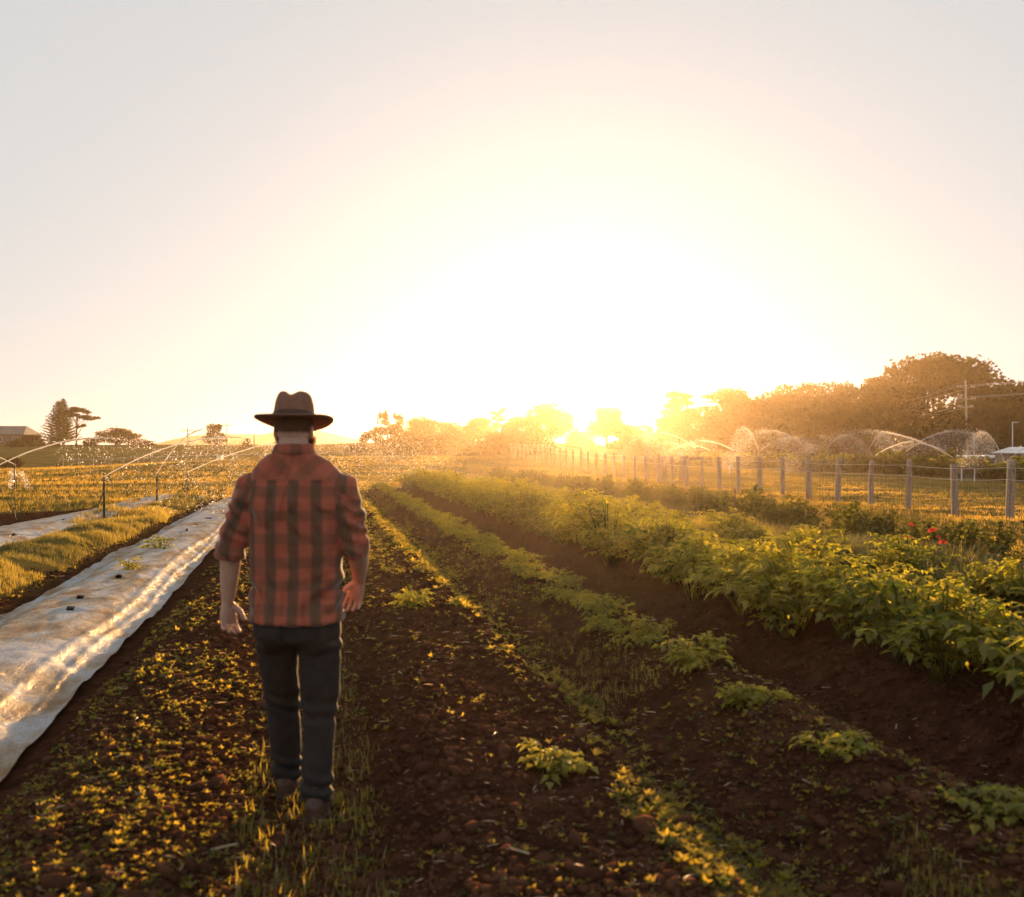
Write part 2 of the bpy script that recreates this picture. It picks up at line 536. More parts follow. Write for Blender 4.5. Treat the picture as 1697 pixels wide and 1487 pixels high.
def make_leafy(name, stems, h, spread, leaflets, L, w, seed, mat, stemmat=True, droop=.5, compound=True):
    """bushy crop plant mesh (leaf part) and stems in one mesh"""
    r = np.random.default_rng(seed)
    V, F, TN = [], [], []
    def add(v, f, t):
        n = len(V); V.extend(v); F.extend([tuple(i + n for i in q) for q in f]); TN.extend([t] * len(v))
    for i in range(stems):
        az = r.uniform(0, 2 * math.pi); lean = r.uniform(.05, 1.0) ** .7
        top = np.array([math.cos(az) * lean * spread, math.sin(az) * lean * spread, h * (1.0 - .45 * lean ** 2) * r.uniform(.8, 1.1)])
        root = np.array([math.cos(az) * .04, math.sin(az) * .04, -.02])
        pts = []
        for t in np.linspace(0, 1, 5):
            p = root * (1 - t) + top * t
            p[2] = root[2] + (top[2] - root[2]) * (1 - (1 - t) ** 1.7)
            pts.append(p)
        rad = .006
        for a, b in zip(pts[:-1], pts[1:]):
            dd = b - a; s = np.cross(dd, [0, 0, 1.0]); nl = np.linalg.norm(s)
            s = s / nl * rad if nl > 1e-6 else np.array([rad, 0, 0])
            q = np.cross(dd / np.linalg.norm(dd), s)
            v = [a - s, a + s, a + q, b - s * .7, b + s * .7, b + q * .7]
            add(v, [(0, 1, 4), (0, 4, 3), (1, 2, 5), (1, 5, 4), (2, 0, 3), (2, 3, 5)], .2)
        nodes = 5
        for j in range(nodes):
            t = .3 + .7 * (j + r.uniform(0, .6)) / nodes
            t = min(t, 1)
            k = min(int(t * 4), 3); ft = t * 4 - k
            p = pts[k] * (1 - ft) + pts[k + 1] * ft
            a2 = az + r.uniform(-1.6, 1.6) + (math.pi if r.random() < .25 else 0)
            el = r.uniform(-.25, .7)
            d = np.array([math.cos(a2) * math.cos(el), math.sin(a2) * math.cos(el), math.sin(el)])
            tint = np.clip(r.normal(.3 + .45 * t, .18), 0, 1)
            if compound:
                rach = L * r.uniform(1.2, 2.0)
                for m_ in range(leaflets):
                    u = (m_ // 2 + 1) / ((leaflets + 1) // 2)
                    base = p + d * rach * u - np.array([0, 0, 1]) * droop * rach * u * u * .5
                    if m_ == leaflets - 1: dd = d + np.array([0, 0, -droop * .6])
                    else:
                        sg = 1 if m_ % 2 else -1
                        sv = np.cross(d, [0, 0, 1.0]); sv /= (np.linalg.norm(sv) + 1e-6)
                        dd = d * .5 + sv * sg + np.array([0, 0, r.uniform(-.5, .35)])
                    v, f = leaf_tris(base, dd, L * r.uniform(.7, 1.15), w * r.uniform(.8, 1.15), fold=.3 * r.uniform(.3, 1.4), droop=r.uniform(.2, 1.0))
                    add(v, f, np.clip(tint + r.normal(0, .1), 0, 1))
            else:
                for m_ in range(leaflets):
                    dd = d + r.normal(0, .6, 3)
                    v, f = leaf_tris(p, dd, L * r.uniform(.7, 1.2), w * r.uniform(.8, 1.2), fold=.25, droop=r.uniform(.1, .9))
                    add(v, f, np.clip(tint + r.normal(0, .12), 0, 1))
    return npmesh(name, np.array(V), np.array(F), mat, tint=np.array(TN))

# ------------------------------------------------------------------ row covers
def cover(name, cc, hw, y0, y1, label, slits, seed, cat="row cover", zl=.02):
    r = np.random.default_rng(seed)
    ys = [y0]
    while ys[-1] < y1: ys.append(ys[-1] + max(.03, .006 * ys[-1]))
    ys = np.array(ys); us = np.linspace(-1, 1, 84)
    U, Y = np.meshgrid(us, ys)
    C0 = cc(Y) if callable(cc) else cc + 0 * Y
    edge = .07 * fbm(Y * .9 + seed, U * 0, 3)
    Cc = C0 + U * (hw + np.where(U > 0, edge, -edge) * np.abs(U) ** 3)
    X = xof(Cc, Y)
    z = H(X, Y, fine=False)
    # cloth bridges hollows: smooth across
    for _ in range(3):
        z[:, 1:-1] = np.maximum(z[:, 1:-1], .5 * (z[:, :-2] + z[:, 2:]))
    # folds and sags
    a = .016 * fbm(X * 1.2 + seed, Y * .7, 3) + .012 * np.abs(fbm((X + Y * .4) * 4.5, Y * 1.1 + seed, 2))
    lng = .022 * np.exp(-((U - .62 - .05 * np.sin(Y * .8)) / .05) ** 2) + .018 * np.exp(-((U - .8 - .04 * np.sin(Y * 1.3 + 1)) / .035) ** 2) \
        + .014 * np.exp(-((U + .45 - .08 * np.sin(Y * .5)) / .04) ** 2)
    a = a + .010 * np.abs(fbm(X * 3.2 + Y * 1.1, Y * 5.5 + seed, 3)) + .006 * fbm(X * 9, Y * 7, 2)
    cross = .02 * sst(.1, .9, np.abs(U)) * vnoise(Y * 5.5 + 3 * U, U * 1.5 + seed)
    curl = .035 * sst(.93, 1, np.abs(U)) * (.6 + fbm(Y * 2.3, U * 0 + 9, 2))
    sagm = -.03 * np.clip(fbm(X * .8, Y * .5 + 33, 2), 0, 1) * (1 - np.abs(U))
    z = z + zl + a + lng + cross + curl + sagm
    keep = np.ones((len(ys) - 1, len(us) - 1), bool)
    Um = (U[:-1, :-1] + U[1:, 1:]) / 2; Ym = (Y[:-1, :-1] + Y[1:, 1:]) / 2
    for (su, sy, l, w_) in slits:
        e = (np.abs(Um - su) * hw / w_) + (np.abs(Ym - sy) / l)
        keep &= ~(e < 1)
        lip = np.exp(-(((U - su) * hw / (w_ * 1.6)) ** 2)) * np.exp(-((Y - sy - l * .8) / (l * .9)) ** 2)
        z += .035 * lip
    nc, ny = len(us), len(ys)
    V = np.stack([X, Y, z], -1).reshape(-1, 3)
    i = (np.arange(ny - 1)[:, None] * nc + np.arange(nc - 1)[None])[keep].ravel()
    F = np.stack([i, i + 1, i + nc + 1, i + nc], 1)
    o = link(name, npmesh(name, V, F, M['sheet'], smooth=True))
    sol = o.modifiers.new("thickness", 'SOLIDIFY'); sol.thickness = .003
    tag(o, label, cat)
    return o
slits = [(.08 + .06 * math.sin(i * 2.1), 5.6 + i * .78 + .12 * math.sin(i * 5), .026 + .010 * math.sin(i * 3), .065 + .03 * math.sin(i * 7)) for i in range(22) if i not in (2, 3, 6, 9, 11, 13, 16)]

cover("row_cover", -2.24, .70, 3.6, 29.5, "long white plastic sheet over the bed beside the walking man, with planting slits", slits, 3)
cover("row_cover", lambda Y: sheet2_c(Y), .82, 9, 30.5, "pale plastic sheet further left, beyond the grassy bank with the black risers", [(.5, 16.5, .12, .02), (.3, 19.5, .15, .02)], 11)
# small seedlings poking through the slits
seedling = make_leafy("seedling", 5, .10, .09, 3, .06, .04, 5, M['leaf_crop'])
for k, (u, Y) in enumerate([(.09, 14.2), (.1, 11.85)]):
    c = -2.24 + u * .7; X = xof(c, Y)
    tag(link("seedling", seedling, loc=(X, Y, float(H(X, Y, False)) + .02), rz=k * 2.0, sc=1.5 - .4 * k),
        ["larger green seedling growing out of a slit in the white sheet", "tiny seedling in the wide slit of the white sheet, nearer the camera"][k], "seedling", "seedlings growing through the sheet")

# ------------------------------------------------------------------ soil clods, weeds, straw, grass
def zs_of(P): return H(P[:, 0], P[:, 1])
# clods
ico = bmesh.new(); bmesh.ops.create_icosphere(ico, subdivisions=1, radius=1)
icoV = np.array([v.co[:] for v in ico.verts]); icoF = np.array([[v.index for v in f.verts] for f in ico.faces]); ico.free()
octV = np.array([(1, 0, 0), (0, 1, 0), (-1, 0, 0), (0, -1, 0), (0, 0, .8), (0, 0, -.8)], float) * (1 + .0)
octF = np.array([(0, 1, 4), (1, 2, 4), (2, 3, 4), (3, 0, 4), (1, 0, 5), (2, 1, 5), (3, 2, 5), (0, 3, 5)])
def soil_pts(n, y0, y1, c0, c1, power=2.0):
    P = frame_sample(int(n * 1.5), y0, y1, c0, c1, power)
    m = soil_mask(cof(P[:, 0], P[:, 1]), P[:, 1])
    cc = cof(P[:, 0], P[:, 1])
    cov = (np.abs(cc + 2.24) < .84) & (P[:, 1] > 3.5) & (P[:, 1] < 29.5) | (np.abs(cc - sheet2_c(P[:, 1])) < .95)
    return P[(m > .5) & ~cov][:n]
P = soil_pts(42000, 2.6, 42, -4.6, 7.0)
sc = rng.gamma(2.2, .0045, len(P)) * (1 + P[:, 1] * .035)
jv = icoV * (1 + .35 * rng.normal(0, 1, icoV.shape[0])[:, None] * .6)
nr = P[:, 1] < 11
CV = icoV * np.array([1, .85, .72]) * (1 + .16 * rng.normal(0, 1, icoV.shape))
for sel_, tv_, tf_ in ((nr, CV, icoF), (~nr, octV * (1 + rng.normal(0, .22, octV.shape)), octF)):
    Q = P[sel_]; q = sc[sel_]
    scatter_mesh("soil_clods", tv_, tf_, np.column_stack([Q, zs_of(Q) + q * .25]), q, rng.uniform(0, 6.3, len(Q)), M['clod'], tilt=.8)
# fine crumbs close to the camera
P = soil_pts(30000, 2.7, 13, -3.4, 4.4, 1.8); q = rng.gamma(2.0, .0022, len(P)) * (1 + .05 * P[:, 1])
scatter_mesh("soil_crumbs", octV * (1 + rng.normal(0, .2, octV.shape)), octF, np.column_stack([P, zs_of(P) + q * .3]), q, rng.uniform(0, 6.3, len(P)), M['clod'], tilt=.8)

# sprouting weeds: rosettes of small leaves
def rosette(nl, L, w, el, seed):
    r = np.random.default_rng(seed); V = []; F = []
    for i in range(nl):
        a = 2 * math.pi * i / nl + r.uniform(-.4, .4); e = el + r.uniform(-.3, .4)
        d = np.array([math.cos(a) * math.cos(e), math.sin(a) * math.cos(e), math.sin(e)])
        v, f = leaf_tris([0, 0, 0], d, L * r.uniform(.7, 1.2), w, fold=.25, droop=.4)
        n = len(V); V.extend(v); F.extend([tuple(k + n for k in q) for q in f])
    return np.array(V), np.array(F)
def weed_density(c, Y):
    d = np.zeros_like(c)
    d += 1.0 * (np.abs(c + .85) < .62)              # bed left of the man
    d += .55 * (np.abs(c + 3.0) < .35)
    d += .42 * (np.abs(c - .8) < .6) * (.5 + .5 * sst(8, 14, Y)) + 1.5 * (np.abs(c - 1.5) < .28)
    d += .55 * (np.abs(c - 1.95) < .25) + .5 * (np.abs(c - 2.5) < .35) + .12 * (np.abs(c - 2.6) < .6)
    d += .35 * (np.abs(c) < .25)
    d += 1.3 * sst(7, 14, Y) * (c < 3.0) * (c > -.5)
    d *= sst(-.35, .25, fbm(c * 1.6, Y * 1.1 + 40, 3)) * .9 + .1
    return d
P = soil_pts(110000, 2.7, 41, -3.4, 3.4, 1.8)
cc = cof(P[:, 0], P[:, 1]); keep = rng.random(len(P)) < weed_density(cc, P[:, 1]) * (.27 + .15 * sst(4, 9, P[:, 1]))
P = P[keep]
print("weeds", len(P))
third = np.array_split(rng.permutation(len(P)), 3)
for k, (idx, (nl, L, w, el)) in enumerate(zip(third, [(4, .026, .012, .4), (5, .036, .012, .7), (3, .024, .015, .2)])):
    Q = P[idx]; T, TF = rosette(nl, L, w, el, k)
    sc = (.45 + .8 * rng.random(len(Q)) ** 2) * (1 + .075 * np.clip(Q[:, 1] - 4, 0, 14)) * (1 + .5 * (np.abs(cof(Q[:, 0], Q[:, 1]) - 1.5) < .3))
    o = scatter_mesh("low_weeds", T, TF, np.column_stack([Q, zs_of(Q) + .006]), sc, rng.uniform(0, 6.3, len(Q)), M['leaf_weed'], tilt=.35)
# straw and dry bits
stV = np.array([(-.5, -.04, 0), (.5, -.03, .05), (.5, .03, .05), (-.5, .04, 0), (0, 0, .1)], float); stF = np.array([(0, 1, 4), (1, 2, 4), (2, 3, 4), (3, 0, 4)])
P = soil_pts(5000, 2.7, 30, -3.3, 3.6, 1.6)
scatter_mesh("straw_litter", stV, stF, np.column_stack([P, zs_of(P) + .012]), rng.gamma(2, .0105, len(P)) * (1 + .03 * P[:, 1]), rng.uniform(0, 6.3, len(P)), M['straw'], tilt=.5)

# grass blades
blV = np.array([(-.05, 0, 0), (.05, 0, 0), (.035, .12, .55), (-.035, .12, .55), (0, .38, 1.0)], float)
blF = np.array([(0, 1, 2), (0, 2, 3), (3, 2, 4)])
def tuft(n, seed, spread=.5, wide=1.0):
    r = np.random.default_rng(seed); V = []; F = []
    for i in range(n):
        a = r.uniform(0, 6.3); s = r.uniform(.5, 1.15); lean = r.uniform(.2, 1.3)
        v = blV * [s * wide, s * lean, s]
        x = v[:, 0] * math.cos(a) - v[:, 1] * math.sin(a) + r.normal(0, spread * .25); y = v[:, 0] * math.sin(a) + v[:, 1] * math.cos(a) + r.normal(0, spread * .25)
        m = len(V); V.extend(np.stack([x, y, v[:, 2]], 1)); F.extend((blF + m).tolist())
    return np.array(V), np.array(F)
def grass(name, P, h, mat, n=6, seed=0, tilt=.12, spread=.6, wide=1.0, label=None):
    T, TF = tuft(n, seed, spread, wide)
    tv = np.clip(.5 + 1.6 * fbm(P[:, 0] * .35, P[:, 1] * .3, 3) + rng.normal(0, .2, len(P)), 0, 1)
    o = scatter_mesh(name, T, TF, np.column_stack([P, zs_of(P) - .01]), h, rng.uniform(0, 6.3, len(P)), mat, tilt=tilt, tint_var=tv)
    return o
# grassy bank on the left
P = frame_sample(22000, 6, 33, -4.75, -3.2, 1.9); n_ = fbm(P[:, 0] * 1.1, P[:, 1] * .8, 2)
clump = fbm(P[:, 0] * 2.6 + 31, P[:, 1] * 1.5, 2); P = P[clump > -.18]; n_ = n_[clump > -.18]
grass("bank_grass", P, rng.uniform(.05, .11, len(P)) * (1 + 1.5 * np.clip(n_, -.2, .6)), M['grass'], 7, 1, spread=1.1, wide=.7, tilt=.3)
# furrow grass where the man walks and between the beds
P = frame_sample(1700, 2.8, 38, -.3, .3, 1.6)
grass("furrow_grass", P[fbm(P[:, 0] * 2, P[:, 1] * .9, 2) > -.12], rng.uniform(.03, .085, len(P))[fbm(P[:, 0] * 2, P[:, 1] * .9, 2) > -.12], M['grass'], 6, 2, spread=1.1)
P = frame_sample(3400, 2.8, 40, 1.62, 2.2, 1.6); q = fbm(P[:, 0] * 2, P[:, 1] * .9 + 7, 2) > .08
grass("furrow_grass", P[q], rng.uniform(.025, .07, q.sum()), M['grass'], 6, 3, spread=1.2)
# rough weedy strip on the right c 6.5 - 8.3
P = frame_sample(26000, 5, 52, 6.3, 8.6, 1.5)
grass("tall_grass_strip", P, rng.uniform(.12, .38, len(P)) * (1 + .5 * np.clip(fbm(P[:, 0], P[:, 1] * .6, 2), -.5, 1)), M['grass'], 6, 4, spread=.5, wide=.55)
# mown lawn between the bushes and the fence and beyond it
P = frame_sample(26000, 12, 75, 9.6, 36, 1.6)
grass("paddock_grass", P, rng.uniform(.03, .07, len(P)) * (1 + P[:, 1] * .012), M['pasture'], 6, 5, spread=2.5, wide=1.4)
# pasture beyond the beds and to the left
def past(n, y0, y1, c0, c1, power, hmin, hmax, seed):
    P = frame_sample(n, y0, y1, c0, c1, power); m = soil_mask(cof(P[:, 0], P[:, 1]), P[:, 1])
    P = P[m < .3]
    return grass("pasture_grass", P, rng.uniform(hmin, hmax, len(P)) * (1 + P[:, 1] * .006), M['pasture'], 6, seed, spread=2.2, wide=1.3)
past(30000, 20, 95, -60, 16, 1.2, .05, .12, 6)

# ------------------------------------------------------------------ crops
leafy = [make_leafy("leafy_crop_plant", 20, .46, .40, 5, .066, .042, 20 + i, M['leaf_crop']) for i in range(4)]
small = [make_leafy("young_crop_plant", 7, .15, .20, 5, .062, .042, 40 + i, M['leaf_crop']) for i in range(4)]
bushm = [make_leafy("flower_bush", 24, .60, .42, 4, .085, .05, 60 + i, M['leaf_bush'], compound=False, droop=.3) for i in range(3)]
ORD = ["nearest", "second", "third", "fourth", "fifth", "sixth", "seventh", "eighth", "ninth", "tenth", "eleventh", "twelfth",
       "thirteenth", "fourteenth", "fifteenth", "sixteenth", "seventeenth", "eighteenth"]
def row(meshes, name, c0, ys, jc, label, cat, group, smin, smax, zoff=0, near=None):
    base_label = label
    for i, Y in enumerate(ys):
        label = (ORD[i] + " from the camera: " + near) if near and i < len(ORD) else base_label
        Y = Y + random.uniform(-.12, .12); c = c0 + random.uniform(-jc, jc); X = xof(c, Y)
        s = random.uniform(smin, smax) * (1.15 if (smax > 1.6 and i < 4) else 1)
        o = link(name, random.choice(meshes), loc=(X, Y, gz(X, Y) - .01 + zoff), rz=random.uniform(0, 6.3), sc=(s, s, s * random.uniform(.85, 1.1)))
        tag(o, label, cat, group)
def steps(a, b, s, g=0.0):
    out = []; y = a
    while y < b: out.append(y); y += s * (1 + g * y)
    return out
# right-hand low ridge
row(small, "young_crop_plant", 2.40, [3.6, 4.4, 5.15, 5.4, 5.95, 6.2, 6.35, 6.9, 7.15, 7.3] + steps(7.7, 39, .30, .012), .12,
    "small bright crop plant on the crest of the narrow ridge right of centre", "crop plant", "young plants along the narrow ridge", .6, 1.05, near="small plant on the narrow soil ridge")
row(small, "young_crop_plant", .95, [4.5, 8.95, 9.3], .12, "low leafy seedling on the broad soil bed right of the man", "crop plant", "stray seedlings on the broad bed", .6, 1.1, near="low seedling on the broad bed")
row(leafy, "leafy_crop_plant", 4.02, steps(4.0, 42, .42, .014), .2,
    "bushy green crop plant in the tall row beside the dark furrow", "crop plant", "bushy plants in the first tall row", .9, 1.7, near="bushy plant in the tall row by the furrow")
row(leafy, "leafy_crop_plant", 5.2, steps(4.8, 43, .45, .014), .3,
    "bushy green crop plant in the second tall row from the furrow", "crop plant", "bushy plants in the second tall row", .8, 1.5, near="bushy plant in the second tall row")
row(leafy, "leafy_crop_plant", 6.4, steps(6.0, 40, .5, .015), .5,
    "loose green plant between the second tall row and the grass strip", "crop plant", "plants at the edge of the grass strip", .9, 1.3, near="loose plant beside the grass strip")
row(bushm, "flower_bush", 8.5, steps(8.5, 48, .6, .012), .35,
    "dark leafy bush in the row behind the grass strip", "bush", "dark bushes in the row before the lawn", .8, 1.35, near="dark bush behind the grass strip")
row(bushm, "flower_bush", 9.3, steps(9.6, 50, .6, .012), .3,
    "dark leafy bush at the very edge of the mown lawn", "bush", "dark bushes edging the lawn", .8, 1.3, near="dark bush edging the lawn")
# red flower heads on the bushes
def flower_mesh():
    V, F = [], []
    for ring, (n, L, el) in enumerate([(9, .05, .1), (8, .04, .6), (6, .03, 1.1)]):
        for i in range(n):
            a = 2 * math.pi * i / n + ring * .4
            d = np.array([math.cos(a) * math.cos(el), math.sin(a) * math.cos(el), math.sin(el)])
            v, f = leaf_tris([0, 0, 0], d, L, .022, .3, .2); m = len(V); V.extend(v); F.extend([tuple(k + m for k in q) for q in f])
    return npmesh("flower_head", np.array(V), np.array(F), M['petal'], tint=rng.random(len(V)))
fm = flower_mesh()
flower_spots = [(1545, 888, 13.6, 1.0, "brightest red flower head standing above the dark bushes"), (1563, 908, 12.9, .9, "red flower head low on the right, beside the seed stalks"),
                (1490, 903, 13.2, .8, "dull red flower head at the left of the flowering bush"), (1503, 902, 13.0, 1.1, "wide red flower head next to the dull one"),
                (1510, 878, 14.0, .7, "small red flower head at the top of the flowering bush"), (1555, 899, 13.4, .55, "smallest red flower head, between the two bright ones")]
for x, y, Y, s, lab in flower_spots:
    Y = Y - 1.6
    X = (x - 848.5) / 1650 * Y; Z = CAMZ - (y - 743.5) / 1650 * Y + .06
    e = empty("red_flower", (X, Y, gz(X, Y)))
    tag(e, lab, "flower", "red flowers among the dark bushes")
    link("flower_head", fm, e, loc=(0, 0, Z - e.location.z), sc=1.35 * s).rotation_euler = (.5, .2, s * 3)
    MB().tube([(0, 0, 0), (.01, 0, (Z - e.location.z) * .5), (0, 0, Z - e.location.z)], .005, 5).build("stem", M['stem'], e)

# ------------------------------------------------------------------ second cultivated patch beyond the fence
def shrub(meshes, X, Y, s, label, group, name="low_shrub", cat="shrub"):
    o = link(name, random.choice(meshes), loc=(X, Y, gz(X, Y) - .05), rz=random.uniform(0, 6.3), sc=(s * random.uniform(1, 1.6), s * 1.2, s * random.uniform(.8, 1.2)))
    tag(o, label, cat, group)
farbush = [make_leafy("low_shrub", 30, .62, .6, 5, .15, .11, 80 + i, M['leaf_bush'], compound=False, droop=.3) for i in range(3)]
farcrop = [make_leafy("far_crop", 26, .55, .6, 5, .14, .10, 90 + i, M['leaf_crop'], compound=False, droop=.3) for i in range(2)]
for Y in steps(38, 104, 1.0, .004):
    c = 35.8 + random.uniform(-.6, .6)
    shrub(farbush, xof(c, Y), Y, random.uniform(1.2, 1.9), "dark low shrub in the strip along the far side of the paddock", "shrubs along the far side of the paddock")
for Y in steps(42, 100, 1.7, .004):
    c = 38.0 + random.uniform(-.9, .9)
    shrub(farcrop, xof(c, Y), Y, random.uniform(1.5, 2.3), "light green crop plant behind the dark shrub strip, under the sprinklers", "crop plants under the far sprinklers", "far_crop_plant", "crop plant")
for Y in steps(46, 100, 2.3, .006):
    c = 42 + random.uniform(-1.4, 1.4)
    shrub(farbush, xof(c, Y), Y, random.uniform(1.8, 2.6), "taller bush behind the far crop plants, in the spray", "taller bushes in the far spray")
# ------------------------------------------------------------------ fence
def fence_x(Y): return 15.19 - .178 * Y - .0
def build_fence():
    f = empty("post_and_wire_fence", (fence_x(22.4), 22.4, 0))
    tag(f, "long fence of weathered timber posts and wires across the right of the field", "fence")
    ox, oy = f.location.x, f.location.y
    vars_ = []
    for k in range(4):
        r = random.Random(k)
        mb = MB()
        n = 12; pts = []; rad = []
        for z in (-.25, .0, .03, .3, .6, .9, 1.15, 1.285, 1.3):
            pts.append((r.uniform(-.006, .006), r.uniform(-.006, .006), z)); rad.append(.088 * (1.0 - .06 * z) * r.uniform(.97, 1.03) * (.9 if z == 1.3 else 1))
        mb.tube(pts, rad, n)
        vars_.append(mb)
    made = []
    kn = MB()
    for z, a in ((.35, 4.4), (.62, 4.9), (.86, 4.3), (1.08, 5.0), (1.2, 4.6)):
        kn.tube([(math.cos(a) * .085, math.sin(a) * .085, z), (math.cos(a) * .1, math.sin(a) * .1, z)], .011, 6)
    kn0 = None
    Y = 20.55; i = 0; posts = []
    Ys = [20.55, 22.4]
    while Ys[-1] < 84: Ys.append(Ys[-1] + (1.85 if Ys[-1] > 25 else 1.98))
    for i, Y in enumerate(Ys):
        X = fence_x(Y); z = gz(X, Y)
        k = i % 4
        if i < 4:
            o = vars_[k].build("fence_post", M['post'], f); o.data.polygons.foreach_set("use_smooth", [True] * len(o.data.polygons)); made.append(o)
        else:
            o = made[k].copy(); COL.objects.link(o)
        h = random.uniform(.96, 1.03)
        o.location = (X - ox, Y - oy, z); o.rotation_euler = (random.uniform(-.02, .02), random.uniform(-.025, .025), random.uniform(-.5, .5)); wq = random.uniform(.82, 1.18); o.scale = (wq, wq, h)
        if Y < 45:
            if kn0 is None: kn0 = kn.build("knot", M['knot'], o); kn0['kind'] = 'stuff'
            else: q = kn0.copy(); COL.objects.link(q); q.parent = o
        posts.append((X - ox, Y - oy, z, h))
    for hgt, rad in ((1.17, .006), (.90, .006)):
        mb = MB(); pts = []
        for a, b in zip(posts[:-1], posts[1:]):
            for t in (0, .25, .5, .75):
                pts.append((a[0] + (b[0] - a[0]) * t - .1, a[1] + (b[1] - a[1]) * t, a[2] + (b[2] - a[2]) * t + hgt - .015 * math.sin(math.pi * t)))
        mb.tube(pts, rad, 5).build("wire", M['wire'], f)
    # netting on the lower half: fine vertical wires and three thin strands, one part
    mb = MB()
    for a, b in zip(posts[:14], posts[1:15]):
        for t in np.arange(0, 1, .11):
            x = a[0] + (b[0] - a[0]) * t - .1; y = a[1] + (b[1] - a[1]) * t; z = a[2] + (b[2] - a[2]) * t
            mb.tube([(x, y, z + .02), (x, y, z + .9)], .0010, 3, cap=False)
    for hgt in (.2, .42, .66):
        mb.tube([(p[0] - .1, p[1], p[2] + hgt) for p in posts[:15]], .0013, 3)
    mb.build("wire_netting", M['wire'], f)["kind"] = "stuff"
    # thick gate posts with a board, set behind the line
    for (x, Y, r_, lab) in ((1100, 47.5, .13, None), (1131, 48.5, .16, None)):
        X = (x - 848.5) / 1650 * Y
        o = MB().tube([(0, 0, -.2), (0, 0, .6), (0, 0, 1.22)], [r_, r_ * .97, r_ * .95], 12).build("gate_post", M['post'], f, True)
        o.location = (X - ox, Y - oy, gz(X, Y)); o["label"] = "thick gate post set just behind the fence line"
    X = (1127 - 848.5) / 1650 * 48.5
    o = MB().box(0, 0, .12, .09, .09, .2).build("white_cap", M['whitepaint'], f); o.location = (X - ox, 48.5 - oy, gz(X, 48.5) + 1.2)
    o = MB().box(0, 0, 0, .75, .05, .1).build("rail", M['post'], f); o.location = (X + .48 - ox, 48.35 - oy, gz(X, 48.5) + 1.12)
build_fence()

# ------------------------------------------------------------------ sprinklers
dropV = np.array([(-1, 0, -.6), (1, 0, -.6), (.2, .5, 0), (0, 0, 1.3)], float)     # open splash of water, lit through
dropF = np.array([(0, 1, 2), (1, 3, 2), (3, 0, 2)])
def droplets(name, pts, size, parent, zs=1.0):
    pts = np.asarray(pts, float); n = len(pts)
    o = scatter_mesh(name, dropV, dropF, pts, size * 1.25, rng.uniform(0, 6.3, n), M['water'], tilt=.9)
    o.parent = parent
    return o

def jet(parent, h0, az, el, speed, thick, nd, dsize, steady=.35, fall=1.0, spread=.18, tmax=None, drag=.35, ground=-1.3):
    """water arc from (0,0,h0): solid thread near the nozzle, breaking up into drops"""
    d = np.array([math.sin(az) * math.cos(el), math.cos(az) * math.cos(el), math.sin(el)])
    T = []; P = []; p = np.array([0, 0, h0 + .02]); v = d * speed; dt = .01; t = 0
    while p[2] > .05 and t < 4:
        P.append(p.copy()); T.append(t); v = v + np.array([0, 0, -9.8]) * dt - v * drag * dt; p = p + v * dt; t += dt
    P = np.array(P); N = len(P)
    k = max(4, int(N * steady))
    mb = MB(); pp = []; rr = []
    for i in range(0, k + 1, max(1, k // 26)):
        f_ = i / k
        pp.append(P[i] + rng.normal(0, thick * .3 * f_, 3)); rr.append(thick * (.4 + .6 * f_) * rng.uniform(.8, 1.2) * (1 - .6 * f_ ** 3))
    VV = []; FF = []        # two crossing water films along the arc
    side = np.array([math.cos(az), -math.sin(az), 0.0]); upv = np.array([0, 0, 1.0])
    for ax in (side, upv, (side + upv) * .7):
        n0 = len(VV)
        for q_, r_ in zip(pp, rr):
            VV += [tuple(q_ - ax * r_), tuple(q_ + ax * r_)]
        for i in range(len(pp) - 1): FF.append((n0 + 2 * i, n0 + 2 * i + 1, n0 + 2 * i + 3, n0 + 2 * i + 2))
    link("water_jet", npmesh("water_jet", np.array(VV), np.array(FF), M['water']), parent)
    # drops: tight round the arc, looser with time, plus a falling curtain
    u = steady * .55 + (1 - steady * .55) * rng.random(nd) ** .9
    idx = np.clip((u * (N - 1)), 0, N - 1).astype(int)
    f_ = idx / N
    base = P[idx]
    loose = thick * .8 + spread * np.clip(f_ - .3, 0, 1) ** 1.4
    off = rng.normal(0, 1, (nd, 3)) * loose[:, None]
    curtain = (rng.random(nd) < .75) * rng.random(nd) ** 1.6 * fall * f_ * np.maximum(base[:, 2], 0) * .9
    back = -d[:2][None] * (curtain * .35)[:, None]
    q = base + off; q[:, 2] -= curtain; q[:, :2] += back
    q = q[q[:, 2] > .02]
    droplets("spray_drops", q, dsize * rng.gamma(3, .33, len(q)), parent)

def sprinkler(x, ypx_base, Y, label, hgt, jets, group, z0=None, thin=False, name="sprinkler"):
    X = (x - 848.5) / 1650 * Y
    z = gz(X, Y) if z0 is None else z0
    s = empty(name, (X, Y, z))
    tag(s, label, "sprinkler", group)
    r = .022 if not thin else .013
    MB().tube([(0, 0, -.15), (random.uniform(-.01, .01), 0, hgt * .5), (0, 0, hgt)], r, 8).build("riser", M['riser'] if not thin else M['rust'], s, True)
    if thin:
        o = MB().tube([(.03, .01, -.1), (.035, .01, hgt * .72)], .012, 6).build("stake", M['rust'], s)
    hd = MB().tube([(0, 0, hgt), (0, 0, hgt + .03), (0, 0, hgt + .045), (0, 0, hgt + .075)], [r * 1.5, r * 1.7, r * .9, r * 1.2], 8)
    hd.tube([(0, 0, hgt + .05), (.02, .05, hgt + .075)], r * .55, 6)
    hd.build("sprinkler_head", M['brass'], s, True)
    for j in jets: jet(s, hgt + .06, *j)
    return s
G1 = "black sprinkler risers on the grassy bank"
def hh(x, ytop, Y):
    X = (x - 848.5) / 1650 * Y
    return max(.4, CAMZ - (ytop - 743.5) / 1650 * Y - gz(X, Y))
